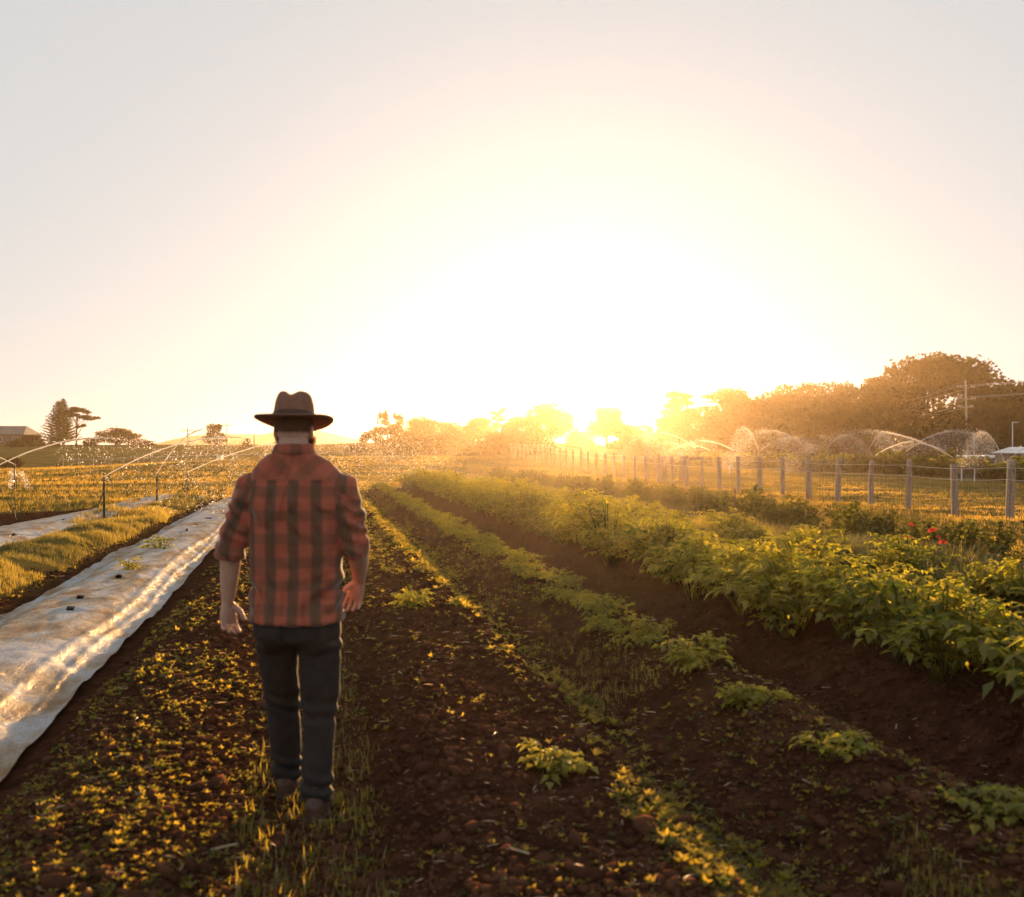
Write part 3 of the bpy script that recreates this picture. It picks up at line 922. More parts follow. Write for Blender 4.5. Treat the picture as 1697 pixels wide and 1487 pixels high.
# args for jet: az, el, speed, thick, ndrops, dropsize
sprinkler(172, 0, 19.7, "tallest and nearest black sprinkler riser on the grassy bank, jet to the right", hh(172, 797, 19.7),
          [(R(38), R(28), 9.0, .020, 6000, .0048, .45, 1.3, .35)], G1)
sprinkler(260, 0, 25.5, "middle black sprinkler riser on the bank, throwing a short steep jet", hh(260, 790, 25.5),
          [(R(9), R(40), 8.0, .026, 3000, .005, .4, 1.3, .3)], G1)
sprinkler(310, 0, 31.8, "furthest black sprinkler riser, rising out of a dark shrub", hh(310, 787, 31.8),
          [(R(58), R(25), 12.0, .024, 16000, .006, .4, 1.6, 1.4)], G1)
sprinkler(-24, 0, 17.0, "sprinkler just outside the left edge, its long jet crossing the pasture", .95,
          [(R(30), R(27), 8.0, .020, 4000, .0048, .42, 1.4, .35)], "sprinklers at the left edge")
sprinkler(27, 0, 40, "low sprinkler wrapped in a white burst, on the left pasture", .45,
          [(R(100), R(60), 2.2, .04, 500, .008, .5, 1.0, .08), (R(200), R(75), 2.4, .04, 500, .009, .5, 1.0, .07)], "sprinklers at the left edge")
sprinkler(24, 0, 38, "sprinkler by the pasture spraying left out of the picture", .9,
          [(R(-78), R(24), 9, .03, 700, .02, .5, 1.0, .3)], "sprinklers at the left edge")
# thin risers standing in the crop strip
for (x, yt, Y, lab) in ((1218, 815, 16.8, "nearest rusty standpipe in the grass strip, in front of the fence"),
                        (997, 800, 25.2, "second standpipe, below the gate posts in the glare"),
                        (890, 790, 32.0, "third thin standpipe, left of the brightest glare"),
                        (822, 780, 39.8, "furthest thin standpipe at the end of the grass strip")):
    sprinkler(x, 0, Y, lab, hh(x, yt, Y), [], "standpipes in the grass strip", thin=True, name="standpipe")

# far sprinklers beyond the fence
GF = "far sprinklers watering beyond the fence"
def far(x, y, Y, az, el, sp, lab, nd=1500, ds=.035, th=.045, spread=.35, extra=None):
    j = [(R(az), R(el), sp, th * 1.5, int(nd * 2.4), ds * .27, .36, 1.6, spread * 1.3)]
    if extra: j += extra
    sprinkler(x, 0, Y, lab, hh(x, y, Y), j, GF, name="far_sprinkler")
far(1580, 761, 62, -88, 31, 12.0, "far sprinkler left of the power pole with the longest arc to the left", 4200, .03, spread=.45)
far(1450, 757, 66, 80, 31, 9.0, "far sprinkler spraying right, below the long arc", 1500)
far(1502, 750, 80, 78, 36, 10.5, "far sprinkler throwing the highest jet toward the power pole", 4500, .04, spread=.6)
far(1572, 753, 74, -80, 32, 7.5, "far sprinkler spraying left behind the long arc", 1200)
far(1439, 749, 84, 50, 50, 7.5, "far sprinkler with a short steep jet near the stakes", 2200, .04)
far(1370, 745, 88, 60, 42, 7.8, "far sprinkler spraying right among the stakes", 1800, .04)
far(1343, 751, 72, -62, 45, 8.5, "far sprinkler with a bright head, misting up to the left", 3600, .034, .055, .5)
far(1262, 747, 86, 70, 33, 8.8, "far sprinkler whose mist crosses the bright head's jet", 3600, .042, .05, .6)
far(1258, 750, 78, -35, 66, 7.2, "far sprinkler shooting nearly straight up at the glare's edge", 1500)
far(1216, 748, 84, -75, 30, 8.5, "far sprinkler beside two stakes, spraying left into the glare", 2000)
far(1178, 749, 90, -80, 28, 7.5, "far sprinkler behind the gate posts", 900)
far(1152, 745, 90, -84, 40, 9.0, "far sprinkler with the tallest arc inside the glare", 1500)
far(1142, 749, 84, -80, 38, 6.5, "far sprinkler with a low arc inside the glare", 900)
far(1070, 748, 95, 10, 66, 7.5, "far sprinkler furthest left, a vertical plume in the glare", 1200)
far(1665, 770, 50, -25, 66, 6.5, "far sprinkler at the right fence post, its plume bending over", 3000, .026, .03, .35,
    [(R(95), R(42), 8.5, .028, 3500, .024, .3, 1.0, .7)])

# ------------------------------------------------------------------ stakes and odd things
def stake(x, yt, yb, Y, label, group, r=.018, mat='rust', lean=0, cat="stake", name="stake"):
    X = (x - 848.5) / 1650 * Y; z = gz(X, Y); h = (yb - yt) / 1650 * Y
    o = MB().tube([(0, 0, -.1), (lean * .5, 0, h * .5), (lean, 0, h)], r, 6).build(name, M[mat])
    o.location = (X, Y, z); tag(o, label, cat, group); return o
for i, x in enumerate([1321, 1328, 1341, 1350, 1361, 1375, 1383, 1398, 1411, 1423, 1434, 1450]):
    stake(x, 746, 778 + i, 74 - i * 1.0, "thin steel stake in the row of stakes among the far crop", "row of stakes among the far crop", r=.03)
stake(1082, 748, 770, 84, "single stake in the glare, right of the vertical plume", None, r=.03)
stake(1120, 768, 795, 46, "thin stake between the two gate posts", None, r=.02)
stake(1198, 748, 765, 84, "left one of two stakes beside the sprinkler in the glare", None, r=.035)
stake(1209, 758, 771, 60, "short white marker stake behind the fence", None, r=.05, mat='whitepaint')
stake(160, 805, 838, 27, "leaning brown stick in the left pasture", None, r=.02, lean=.22)
def control_box():
    Y = 49.0; X = (1603 - 848.5) / 1650 * Y; z = gz(X, Y)
    e = empty("control_box", (X, Y, z)); tag(e, "dark control box on two pale legs beyond the right fence posts", "box")
    MB().box(0, 0, .48, .52, .3, .32).build("housing", M['dark'], e)
    for s in (-.3, .33): MB().box(s, -.05, .3, .05, .05, .66).build("leg", M['whitepaint'], e)
    MB().box(0, -.01, .66, .6, .36, .03).build("lid", M['dark'], e)
control_box()
Y = 95; X = (364 - 848.5) / 1650 * Y
e = MB().box(0, 0, .3, .5, .5, .55).box(0, 0, .61, .6, .6, .06).build("white_crate", M['whitepaint']); e.location = (X, Y, gz(X, Y)); tag(e, "small white box standing far off in the left field", "box")

# paddock fence far left
def paddock():
    e = empty("paddock_fence", (-40, 100, 0)); tag(e, "low dark post fence along the far edge of the left pasture", "fence")
    pts = []; first = None
    for i in range(24):
        X = -46 + i * 1.35; Y = 102 + i * .5; z = gz(X, Y)
        if first is None: first = o = MB().box(0, 0, .5, .09, .09, 1.4).build("fence_post", M['post'], e)
        else: o = first.copy(); COL.objects.link(o)
        o.location = (X + 40, Y - 100, z); pts.append((X + 40, Y - 100, z + .95))
    MB().tube(pts, .02, 4).build("wire", M['wire'], e)
paddock()

# ------------------------------------------------------------------ power poles and wires
def pole(x, ytop, Y, arms, label, extra=None, hmin=None, r=.16, lean=0.0, zb=None):
    X = (x - 848.5) / 1650 * Y; z = gz(X, Y); h = CAMZ + (743.5 - ytop) / 1650 * Y - z
    e = empty("power_pole", (X, Y, z)); tag(e, label, "power pole")
    MB().tube([(0, 0, -.3), (lean * .5, 0, h * .5), (lean, 0, h)], [r, r * .85, r * .65], 10).build("pole", M['pole'], e, True)
    for (dz, w) in arms:
        a = MB().box(lean, -.16, h - dz, w, .1, .12).build("crossarm", M['pole'], e)
        ins = MB()
        for k in (-.47, -.3, .3, .47): ins.tube([(lean + k * w, -.16, h - dz + .07), (lean + k * w, -.16, h - dz + .3)], .06, 6)
        ins.build("insulator", M['whitepaint'], a)
    return e, X, Y, z, h
e, PX, PY, PZ, PH = pole(1603, 631, 147, [(1.0, 2.6), (2.7, 2.8), (3.9, 2.2)], "tall timber power pole with three crossarms and a grey transformer at right", lean=-.25, r=.2)
tr = MB().tube([(-.45, -.3, PH - 8.1), (-.45, -.3, PH - 6.9)], .36, 12).build("transformer", M['greymetal'], e, True)
MB().tube([(-.45, -.3, PH - 6.9), (-.45, -.3, PH - 6.5)], .08, 6).build("bushing", M['whitepaint'], tr)
e2, QX, QY, QZ, QH = pole(1399, 663, 200, [(.6, 2.4)], "second power pole standing in front of the dark trees, right of centre")
e3, SX, SY, SZ, SH = pole(1224, 700, 260, [(.6, 2.4)], "faint power pole at the edge of the glare")
pole(311, 709, 200, [(.6, 2.8), (5.0, 3.4)], "left power pole with two crossarms standing against the distant hills")
pole(376, 700, 230, [(.8, 2.2), (3.2, 2.2)], "slim power pole between the round tree and the man's hat")
pole(193, 705, 260, [(.8, 2.2)], "power pole top showing above the wide dark tree on the left")
pole(523, 700, 240, [], "slim bare pole just right of the man's neck", r=.1)
pole(421, 718, 180, [], "short bare pole beside the small shrub left of the hat", r=.12)
def wires():
    g = empty("power_lines", (PX, PY, PZ)); tag(g, "power lines sagging from the tall pole across the dark trees", "power lines")
    def span(a, b, sag, n=16, r=.028):
        pts = []
        for i in range(n + 1):
            t = i / n; p = Vector(a).lerp(Vector(b), t); p.z -= sag * 4 * t * (1 - t); pts.append(p - g.location)
        MB().tube(pts, r, 4).build("wire", M['wire'], g)
    for dz, xs in ((.8, (-1.2, 1.2)), (2.5, (-1.3, 1.3)), (3.7, (-.9, .9))):
        for dx in xs:
            a = (PX + dx - .25, PY - .16, PZ + PH - dz)
            span(a, (QX + dx * .6, QY, QZ + QH - .3 - dz * .9), 1.2)
            if dz < 3: span(a, (PX + 60 + dx, PY - 62, PZ + PH + 6 - dz), 1.0)
    for dx in (-1, 1): span((QX + dx, QY, QZ + QH - .4), (SX + dx, SY, SZ + SH - .4), 1.2)
    mb = MB()
    for t in (.28, .33, .37, .42, .44, .52, .54):
        p = Vector((PX - .9, PY, PZ + PH - 3.7)).lerp(Vector((QX - .5, QY, QZ + QH - 3.6)), t); p.z -= 1.2 * 4 * t * (1 - t)
        p -= g.location; mb.tube([(p.x, p.y, p.z - .25), (p.x, p.y, p.z + .25)], .07, 5)
    mb.build("line_spacers", M['whitepaint'], g)["kind"] = "stuff"
wires()
def lamp_post(x, yt, Y, arm, label):
    X = (x - 848.5) / 1650 * Y; z = gz(X, Y); h = CAMZ + (743.5 - yt) / 1650 * Y - z
    e = empty("yard_lamp_post", (X, Y, z)); tag(e, label, "lamp post", "yard lamp posts by the sheds")
    MB().tube([(0, 0, -.2), (0, 0, h)], .07, 8).build("pole", M['greymetal'], e, True)
    MB().box(arm * .35, 0, h, .8, .12, .1).build("lamp_arm", M['greymetal'], e)
    MB().box(arm * .7, 0, h - .06, .4, .2, .1).build("lamp_head", M['dark'], e)
lamp_post(1614, 718, 118, -1, "shorter yard lamp post just right of the power pole")
lamp_post(1678, 700, 112, 1, "taller yard lamp post in front of the white-roofed shed")

# ------------------------------------------------------------------ buildings
def shed(name, X, Y, w, d, h, roofh, label, wallm, roofm, ridge_along_x=True, cat="shed", base=None, win=0):
    z = gz(X, Y) if base is None else base
    e = empty(name, (X, Y, z)); tag(e, label, cat)
    MB().box(0, 0, h / 2 - .3, w, d, h + .6).build("wall", M[wallm], e)
    o = .35
    V = [(-w / 2 - o, -d / 2 - o, h + .02), (w / 2 + o, -d / 2 - o, h + .02), (w / 2 + o, d / 2 + o, h + .02), (-w / 2 - o, d / 2 + o, h + .02)]
    if ridge_along_x: V += [(-w / 2 + roofh * .6, 0, h + roofh), (w / 2 - roofh * .6, 0, h + roofh)]; F = [(0, 1, 5, 4), (2, 3, 4, 5), (1, 2, 5), (3, 0, 4), (0, 3, 2, 1)]
    else: V += [(0, -d / 2 - o, h + roofh), (0, d / 2 + o, h + roofh)]; F = [(0, 4, 5, 3), (1, 2, 5, 4), (0, 1, 4), (2, 3, 5), (0, 3, 2, 1)]
    me = bpy.data.meshes.new("roof"); me.from_pydata(V, [], F); me.materials.append(M[roofm]); link("roof", me, e)
    for k in range(win):
        fx = -w / 2 + w * (k + .5) / win
        f = MB().box(fx, -d / 2 - .03, h * .55, 1.1, .06, 1.0).build("window", M['whitepaint'], e)
        MB().box(fx, -d / 2 - .065, h * .55, .95, .02, .85).build("pane", M['glass'], f)
    return e
shed("white_roofed_shed", (1712 - 848.5) / 1650 * 110, 110, 6.0, 5, 1.3, .7, "shed with a white roof and brown walls at the right edge, behind the spray", 'brownwall', 'whitepaint', win=3)
shed("long_low_shed", (1622 - 848.5) / 1650 * 125, 125, 7.5, 3, .75, .35, "long low white roof beneath the power pole and its lamp post", 'brownwall', 'whitepaint', win=4)
shed("farmhouse", (3 - 848.5) / 1650 * 215, 215, 13, 8, 2.2, 1.9, "farmhouse with a grey hipped roof at the far left edge", 'brownwall', 'roofdark', win=4)

# ------------------------------------------------------------------ trees
def crown_mesh(name, lobes, nleaf, size, seed, mat, shell=.55, flat=0.0):
    r = np.random.default_rng(seed)
    L = np.array(lobes, float)       # x y z rx ry rz
    vol = (L[:, 3] * L[:, 4] * L[:, 5]) ** .72
    idx = r.choice(len(L), nleaf, p=vol / vol.sum())
    d = r.normal(0, 1, (nleaf, 3)); d /= np.linalg.norm(d, axis=1)[:, None]
    rad = shell + (1 - shell) * r.random(nleaf) ** .7
    rad *= 1 + .10 * r.normal(0, 1, nleaf)
    # clumping: push radii with direction noise
    cl = np.sin(d[:, 0] * 9 + idx * 3.1) * np.sin(d[:, 1] * 8 + idx) * np.sin(d[:, 2] * 10 + idx * 2)
    rad *= 1 + .18 * cl
    C = L[idx, :3] + d * rad[:, None] * L[idx, 3:]
    a = r.normal(0, 1, (nleaf, 3)); a /= np.linalg.norm(a, axis=1)[:, None]
    b = np.cross(a, r.normal(0, 1, (nleaf, 3))); b /= np.linalg.norm(b, axis=1)[:, None]
    s = size * r.uniform(.55, 1.3, nleaf)[:, None]
    V = np.stack([C - a * s * .5, C - b * s * .32, C + a * s * .5, C + b * s * .32 + np.cross(a, b) * s * .12], 1).reshape(-1, 3)
    F = np.arange(nleaf * 4).reshape(-1, 4)
    tint = np.repeat(np.clip(.5 + .3 * cl + r.normal(0, .15, nleaf), 0, 1), 4)
    return npmesh(name, V, F, mat, tint=tint)

def lobes_dome(n, w, h, z0, seed, rl=.32):
    r = np.random.default_rng(seed); out = []
    for i in range(n):
        a = r.uniform(0, 6.3); u = r.uniform(0, 1) ** .5; t = r.uniform(0, 1)
        z = z0 + h * (.25 + .62 * t); q = math.sqrt(max(.05, 1 - (t * .95) ** 2)) * (w / 2) * u * .78
        s = rl * w / 2 * r.uniform(.75, 1.3)
        out.append((math.cos(a) * q, math.sin(a) * q, z, s * 1.15, s * 1.15, s * .8))
    return out
def tree_kind(kind, seed):
    """returns (trunk mesh, crown mesh); unit: 10 m tall tree"""
    r = random.Random(seed); mb = MB()
    if kind == 'dome':
        lob = lobes_dome(26, 9.5, 9.0, .6, seed); n = 9500; sz = .42
        mb.tube([(0, 0, -.5), (.1, 0, 2), (.0, .1, 5)], [.38, .28, .16], 8)
        for k in range(6):
            a = k * 1.05; mb.tube([(0, 0, 2 + k * .2), (math.cos(a) * 1.6, math.sin(a) * 1.6, 4.4), (math.cos(a) * 2.8, math.sin(a) * 2.8, 6.4)], [.16, .1, .04], 6)
        return mb, (lob, n, sz, .5, 'leaf_tree')
    if kind == 'broad':
        lob = lobes_dome(34, 15, 9.2, .3, seed, .24); n = 14000; sz = .45
        mb.tube([(0, 0, -.5), (.1, 0, 1.6), (0, .1, 4)], [.6, .45, .25], 8)
        for k in range(8):
            a = k * .8; mb.tube([(0, 0, 1.6 + k * .15), (math.cos(a) * 2.6, math.sin(a) * 2.6, 3.8), (math.cos(a) * 5, math.sin(a) * 5, 6)], [.22, .14, .05], 6)
        return mb, (lob, n, sz, .5, 'leaf_tree')
    if kind == 'airy':
        lob = []
        for k in range(30):
            a = r.uniform(0, 6.3); q = r.uniform(.4, 3.1); z = r.uniform(3.2, 9.2); q *= 1 - .35 * abs(z - 6.5) / 3
            lob.append((math.cos(a) * q, math.sin(a) * q, z, r.uniform(.6, 1.1), r.uniform(.6, 1.1), r.uniform(.35, .6)))
        mb.tube([(0, 0, -.5), (.1, 0, 3), (.2, .1, 6), (.1, 0, 9)], [.28, .2, .13, .04], 8)
        for l_ in lob[:18]:
            z0 = max(1.8, l_[2] - 2.0); mb.tube([(.1, 0, z0), (l_[0] * .6, l_[1] * .6, (z0 + l_[2]) * .52), l_[:3]], [.09, .06, .02], 5)
        return mb, (lob, 4600, .34, .3, 'leaf_tree')
    if kind == 'gum':
        lob = []
        for (x, z, s) in [(-1.6, 8.9, 1.0), (-.4, 9.3, 1.2), (.8, 9.2, 1.1), (1.9, 8.7, .9), (2.6, 7.7, .7), (3.9, 7.1, .8), (1.5, 7.3, .9), (2.6, 7.1, .7), (-1.0, 7.9, .8), (1.2, 5.0, .7), (1.8, 5.3, .5), (-.2, 7.9, .7)]:
            for k in range(3): lob.append((x * .9 + r.uniform(-.4, .4), r.uniform(-1.6, 1.6), z + r.uniform(-.2, .2), s * 1.0, s * 1.0, s * .5))
        mb.tube([(0, 0, -.5), (.1, 0, 2.5), (.1, .1, 5), (.3, 0, 7), (.2, 0, 9)], [.26, .2, .15, .1, .04], 8)
        for l_ in lob[::3]:
            z0 = max(2.5, l_[2] - 2.6); mb.tube([(.15, 0, z0), (l_[0] * .55, l_[1] * .5, (z0 + l_[2]) * .5), l_[:3]], [.09, .06, .02], 5)
        return mb, (lob, 5200, .34, .25, 'leaf_tree')
    if kind == 'feathery':
        lob = []
        for k in range(34):
            a = r.uniform(0, 6.3); q = r.uniform(0, 1) ** .6 * 5.2; z = r.uniform(.6, 9.0) * (1 - .45 * q / 5.2)
            lob.append((math.cos(a) * q, math.sin(a) * q, z + .3, .95, .95, .8))
        for k in range(7):
            a = r.uniform(0, 6.3); q = r.uniform(.5, 3.4); zt = 9.0 * (1 - .4 * q / 5.2)
            lob.append((math.cos(a) * q, math.sin(a) * q, zt, .22, .22, .9)); mb.tube([(math.cos(a) * q * .8, math.sin(a) * q * .8, zt - 3), (math.cos(a) * q, math.sin(a) * q, zt + .7)], [.05, .02], 4)
        mb.tube([(0, 0, -.5), (0, 0, 3), (0, 0, 7)], [.3, .2, .08], 7)
        return mb, (lob, 8500, .4, .3, 'leaf_tree')
    if kind == 'conifer':
        lob = []
        mb.tube([(0, 0, -.5), (0, 0, 5), (0, 0, 10)], [.3, .2, .03], 8)
        for k in range(30):
            z = .8 + k * .3; reach = 3.1 * (1 - (z / 10.4) ** 1.25) * r.uniform(.85, 1.12)
            for j in range(6):
                a = j * 1.047 + k * .5 + r.uniform(-.15, .15)
                mb.tube([(0, 0, z), (math.cos(a) * reach * .55, math.sin(a) * reach * .55, z + reach * .1), (math.cos(a) * reach, math.sin(a) * reach, z + reach * .32)], [.04, .03, .01], 4, cap=False)
                for t in (.3, .5, .7, .88, 1.0):
                    lob.append((math.cos(a) * reach * t, math.sin(a) * reach * t, z + reach * (.1 * t + .22 * t * t), .12 + .16 * reach * (1.1 - t), .12 + .16 * reach * (1.1 - t), .10))
        return mb, (lob, 15000, .2, .0, 'leaf_conifer')
    if kind == 'bush':
        lob = lobes_dome(16, 14, 9, -1.5, seed, .3)
        mb.tube([(0, 0, -.5), (0, 0, 4)], [.5, .2], 6)
        return mb, (lob, 5000, .75, .4, 'leaf_tree')
_cache = {}
def tree(kind, seed, x, ytop, Y, wpx=None, label="", group="", name="tree", yb=None, rot=None, zb=None):
    X = (x - 848.5) / 1650 * Y; z = gz(X, Y) - .1 if zb is None else zb
    h = CAMZ + (743.5 - ytop) / 1650 * Y - z
    key = (kind, seed)
    if key not in _cache:
        mb, (lob, n, sz, sh, mt) = tree_kind(kind, seed)
        cr = crown_mesh("crown", lob, n, sz, seed, M[mt], shell=sh)
        co = np.empty(len(cr.vertices) * 3, np.float32); cr.vertices.foreach_get("co", co); co = co.reshape(-1, 3)
        top = np.percentile(co[:, 2], 99.7); wid = np.percentile(co[:, 0], 99) - np.percentile(co[:, 0], 1)
        tm = bpy.data.meshes.new("trunk"); tm.from_pydata([tuple(v) for v in mb.V], [], [tuple(dict.fromkeys(q)) for q in mb.F]); tm.materials.append(M['bark'])
        _cache[key] = (tm, cr, top, wid)
    tm, cr, top, wid = _cache[key]
    sz_ = h / top; sx = sz_ if wpx is None else (wpx / 1650 * Y) / wid
    e = empty(name, (X, Y, z), random.uniform(0, 6.3) if rot is None else rot)
    e.scale = (sx, sx, sz_)
    tag(e, label, "bush" if kind == 'bush' else "tree", group or None)
    link("trunk", tm, e); link("crown", cr, e)
    return e
GL = "trees on the skyline at left"; GM = "trees behind the pasture in the glare"; GR = "trees of the dark wood at right"
# left
tree('conifer', 1, 97, 666, 200, 50, "tall dark pine with layered branches on the left skyline", GL, "pine_tree", rot=0)
tree('conifer', 2, 105, 662, 206, 36, "second pine top, crowding the right side of the layered pine", GL, "pine_tree", rot=.6)
tree('gum', 3, 126, 675, 200, 50, "slender gum tree with umbrella crown right of the tall pines", GL, "gum_tree", rot=0)
tree('bush', 4, 54, 721, 205, 52, "dark spreading bush between the farmhouse and the pines", GL, "tree_bush")
tree('bush', 4, 28, 730, 195, 34, "low dark bush in front of the farmhouse", GL, "tree_bush")
tree('bush', 5, 82, 733, 200, 36, "low dark bush at the foot of the tall pines", GL, "tree_bush")
tree('bush', 6, 152, 725, 200, 26, "small round bush right of the gum tree", GL, "tree_bush")
tree('broad', 7, 193, 710, 200, 74, "wide dark domed tree on the left skyline", GL, "broad_tree")
tree('bush', 5, 238, 731, 200, 44, "low bushes trailing off the right of the wide dark tree", GL, "tree_bush")
tree('dome', 8, 357, 703, 170, 34, "upright rounded tree standing alone left of the man's hat", GL, "round_tree")
tree('bush', 6, 411, 727, 180, 20, "tiny bush on the skyline beside a short pole", GL, "tree_bush")
tree('bush', 4, 20, 758, 115, 36, "dark shrub in the left field, above the sprinkler's jet", GL, "tree_bush")
tree('bush', 6, 100, 768, 108, 22, "small dark shrub in the middle of the left field", GL, "tree_bush")
tree('bush', 5, 125, 770, 109, 16, "smallest dark shrub in the middle of the left field", GL, "tree_bush")
# middle
tree('feathery', 10, 642, 684, 150, 84, "spiky brushy tree just right of the man's shoulder", GM, "brushy_tree")
tree('bush', 5, 600, 735, 150, 50, "low scrub behind the man's right shoulder", GM, "tree_bush")
tree('broad', 11, 703, 692, 155, 78, "rounded tree left of a lower flat one, beyond the pasture", GM, "round_tree")
tree('dome', 12, 745, 700, 158, 54, "lower flat-topped tree with a stray twig above it", GM, "round_tree")
tree('dome', 8, 795, 693, 165, 56, "domed tree in front of the airy one, centre of the picture", GM, "round_tree")
tree('airy', 13, 825, 677, 172, 34, "slim airy tree poking above the centre treeline", GM, "airy_tree")
tree('dome', 12, 855, 691, 165, 48, "small dome left of the big hazy tree", GM, "round_tree")
tree('broad', 7, 908, 669, 175, 92, "big hazy tree just left of the sun", GM, "hazy_tree")
tree('bush', 4, 960, 716, 180, 60, "low trees directly under the sun", GM, "tree_bush")
tree('dome', 8, 1006, 676, 178, 64, "hazy rounded tree just right of the sun", GM, "hazy_tree")
tree('bush', 6, 1052, 704, 175, 70, "low hazy trees between the sun and the wood", GM, "tree_bush")
for i, (x, yt, w) in enumerate(((665, 722, 60), (730, 724, 70), (780, 722, 70), (830, 718, 70), (880, 712, 80))):
    tree('bush', 4 + i % 3, x, yt, 145, w, ["undergrowth below the spiky brushy tree", "undergrowth below the flat-topped tree", "undergrowth below the centre dome", "undergrowth left of the big hazy tree", "undergrowth below the big hazy tree"][i], GM, "tree_bush")
# right wood
tree('airy', 13, 1098, 690, 165, 40, "small sparse tree at the left end of the wood", GR, "sparse_tree")
tree('airy', 14, 1142, 650, 165, 84, "tree with sky showing through its crown, left end of the wood", GR, "sparse_tree")
tree('dome', 12, 1128, 680, 160, 70, "lower tree under the see-through crown", GR, "round_tree")
tree('dome', 8, 1208, 646, 165, 92, "rounded tree with a notched top right of the see-through crown", GR, "round_tree")
tree('broad', 11, 1262, 655, 172, 110, "lower dark crown between the notched tree and the ridge of the wood", GR, "broad_tree")
tree('dome', 12, 1322, 638, 175, 100, "dark dome at the left end of the wood's level ridge", GR, "round_tree")
tree('broad', 7, 1388, 637, 178, 120, "wide level crown in the middle of the wood", GR, "broad_tree")
tree('airy', 14, 1440, 630, 172, 84, "ragged light-tipped tree joining the wood to the giant fig", GR, "sparse_tree")
tree('broad', 11, 1475, 630, 168, 110, "left shoulder of the giant spreading tree", GR, "broad_tree")
tree('broad', 15, 1560, 589, 170, 200, "giant spreading tree, the highest of the wood, behind the power pole", GR, "giant_tree")
tree('broad', 7, 1622, 640, 165, 92, "dark crown filling the right side under the giant tree", GR, "broad_tree")
tree('broad', 16, 1700, 634, 150, 110, "dark tree cut by the right edge of the picture", GR, "broad_tree")
tree('broad', 11, 1668, 672, 142, 80, "rounded dark tree low at the right edge, behind the tall lamp post", GR, "broad_tree")
for i, (x, yt, w) in enumerate(((1180, 705, 90), (1250, 700, 100), (1320, 695, 110), (1400, 695, 110), (1480, 690, 110), (1560, 690, 120), (1640, 700, 100), (1110, 715, 80))):
    tree('bush', 4 + i % 3, x, yt, 150, w, "undergrowth at the foot of the " + ["notched tree", "lower dark crown", "level ridge's left end", "wide level crown", "giant tree's left shoulder", "giant tree", "dark crown by the lamp posts", "sparse small tree"][i], GR, "tree_bush")

# ------------------------------------------------------------------ odd shrubs near the left bank
twig = [make_leafy("twiggy_shrub", 18, .75, .45, 4, .05, .03, 120 + i, M['leaf_bush'], compound=False, droop=.2) for i in range(2)]
for (x, Y, s, lab) in ((30, 22.5, .95, "brown twiggy shrub beside the far sheet at the left edge"), (312, 31.6, .95, "dark shrub round the foot of the furthest black riser"),
                       (296, 30.5, .55, "low dark plant left of the furthest black riser"), (350, 30.8, .8, "brownish shrub nearest the man's left sleeve"),
                       (365, 31.6, .75, "reddish shrub partly behind the man's left sleeve"), (213, 33, .5, "small dark clump at the far end of the left sheet")):
    X = (x - 848.5) / 1650 * Y
    tag(link("twiggy_shrub", random.choice(twig), loc=(X, Y, gz(X, Y) - .03), rz=x, sc=s), lab, "shrub")
# ------------------------------------------------------------------ the walking man
def ring_loft(rings, n=28, sq=2.0, horiz=True):
    """rings: (x,y,z,rx,ry[,sq]); horizontal ellipse rings -> verts, faces (closed)"""
    V = []; F = []
    for rr in rings:
        x, y, z, rx, ry = rr[:5]; e = 2.0 / (rr[5] if len(rr) > 5 else sq)
        for k in range(n):
            t = 2 * math.pi * k / n; c, s = math.cos(t), math.sin(t)
            V.append((x + rx * math.copysign(abs(c) ** e, c), y + ry * math.copysign(abs(s) ** e, s), z))
    m = len(rings)
    for i in range(m - 1):
        for k in range(n):
            k2 = (k + 1) % n
            F.append((i * n + k, i * n + k2, (i + 1) * n + k2, (i + 1) * n + k))
    F.append(tuple(reversed(range(n)))); F.append(tuple((m - 1) * n + k for k in range(n)))
    return V, F
def limb(pts, rad, n=16, flat=None, ref=(0, 1, 0)):
    """tube along pts with elliptical rings; rad per point or (ra, rb)"""
    P = [Vector(p) for p in pts]; V = []; F = []; ref = Vector(ref)
    for i, p in enumerate(P):
        d = (P[min(i + 1, len(P) - 1)] - P[max(i - 1, 0)]).normalized()
        a = d.cross(ref).normalized(); b = a.cross(d).normalized()
        ra, rb = rad[i] if isinstance(rad[i], tuple) else (rad[i], rad[i])
        for k in range(n):
            t = 2 * math.pi * k / n; q = p + a * ra * math.cos(t) + b * rb * math.sin(t); V.append(tuple(q))
    for i in range(len(P) - 1):
        for k in range(n):
            k2 = (k + 1) % n; F.append((i * n + k, i * n + k2, (i + 1) * n + k2, (i + 1) * n + k))
    F.append(tuple(reversed(range(n)))); F.append(tuple((len(P) - 1) * n + k for k in range(n)))
    return V, F
def ellipsoid(c, r, n=14):
    V = []; F = []
    rings = []
    for i in range(1, n): 
        t = math.pi * i / n; rings.append((c[0], c[1], c[2] - r[2] * math.cos(t), r[0] * math.sin(t), r[1] * math.sin(t)))
    return ring_loft(rings, 18)
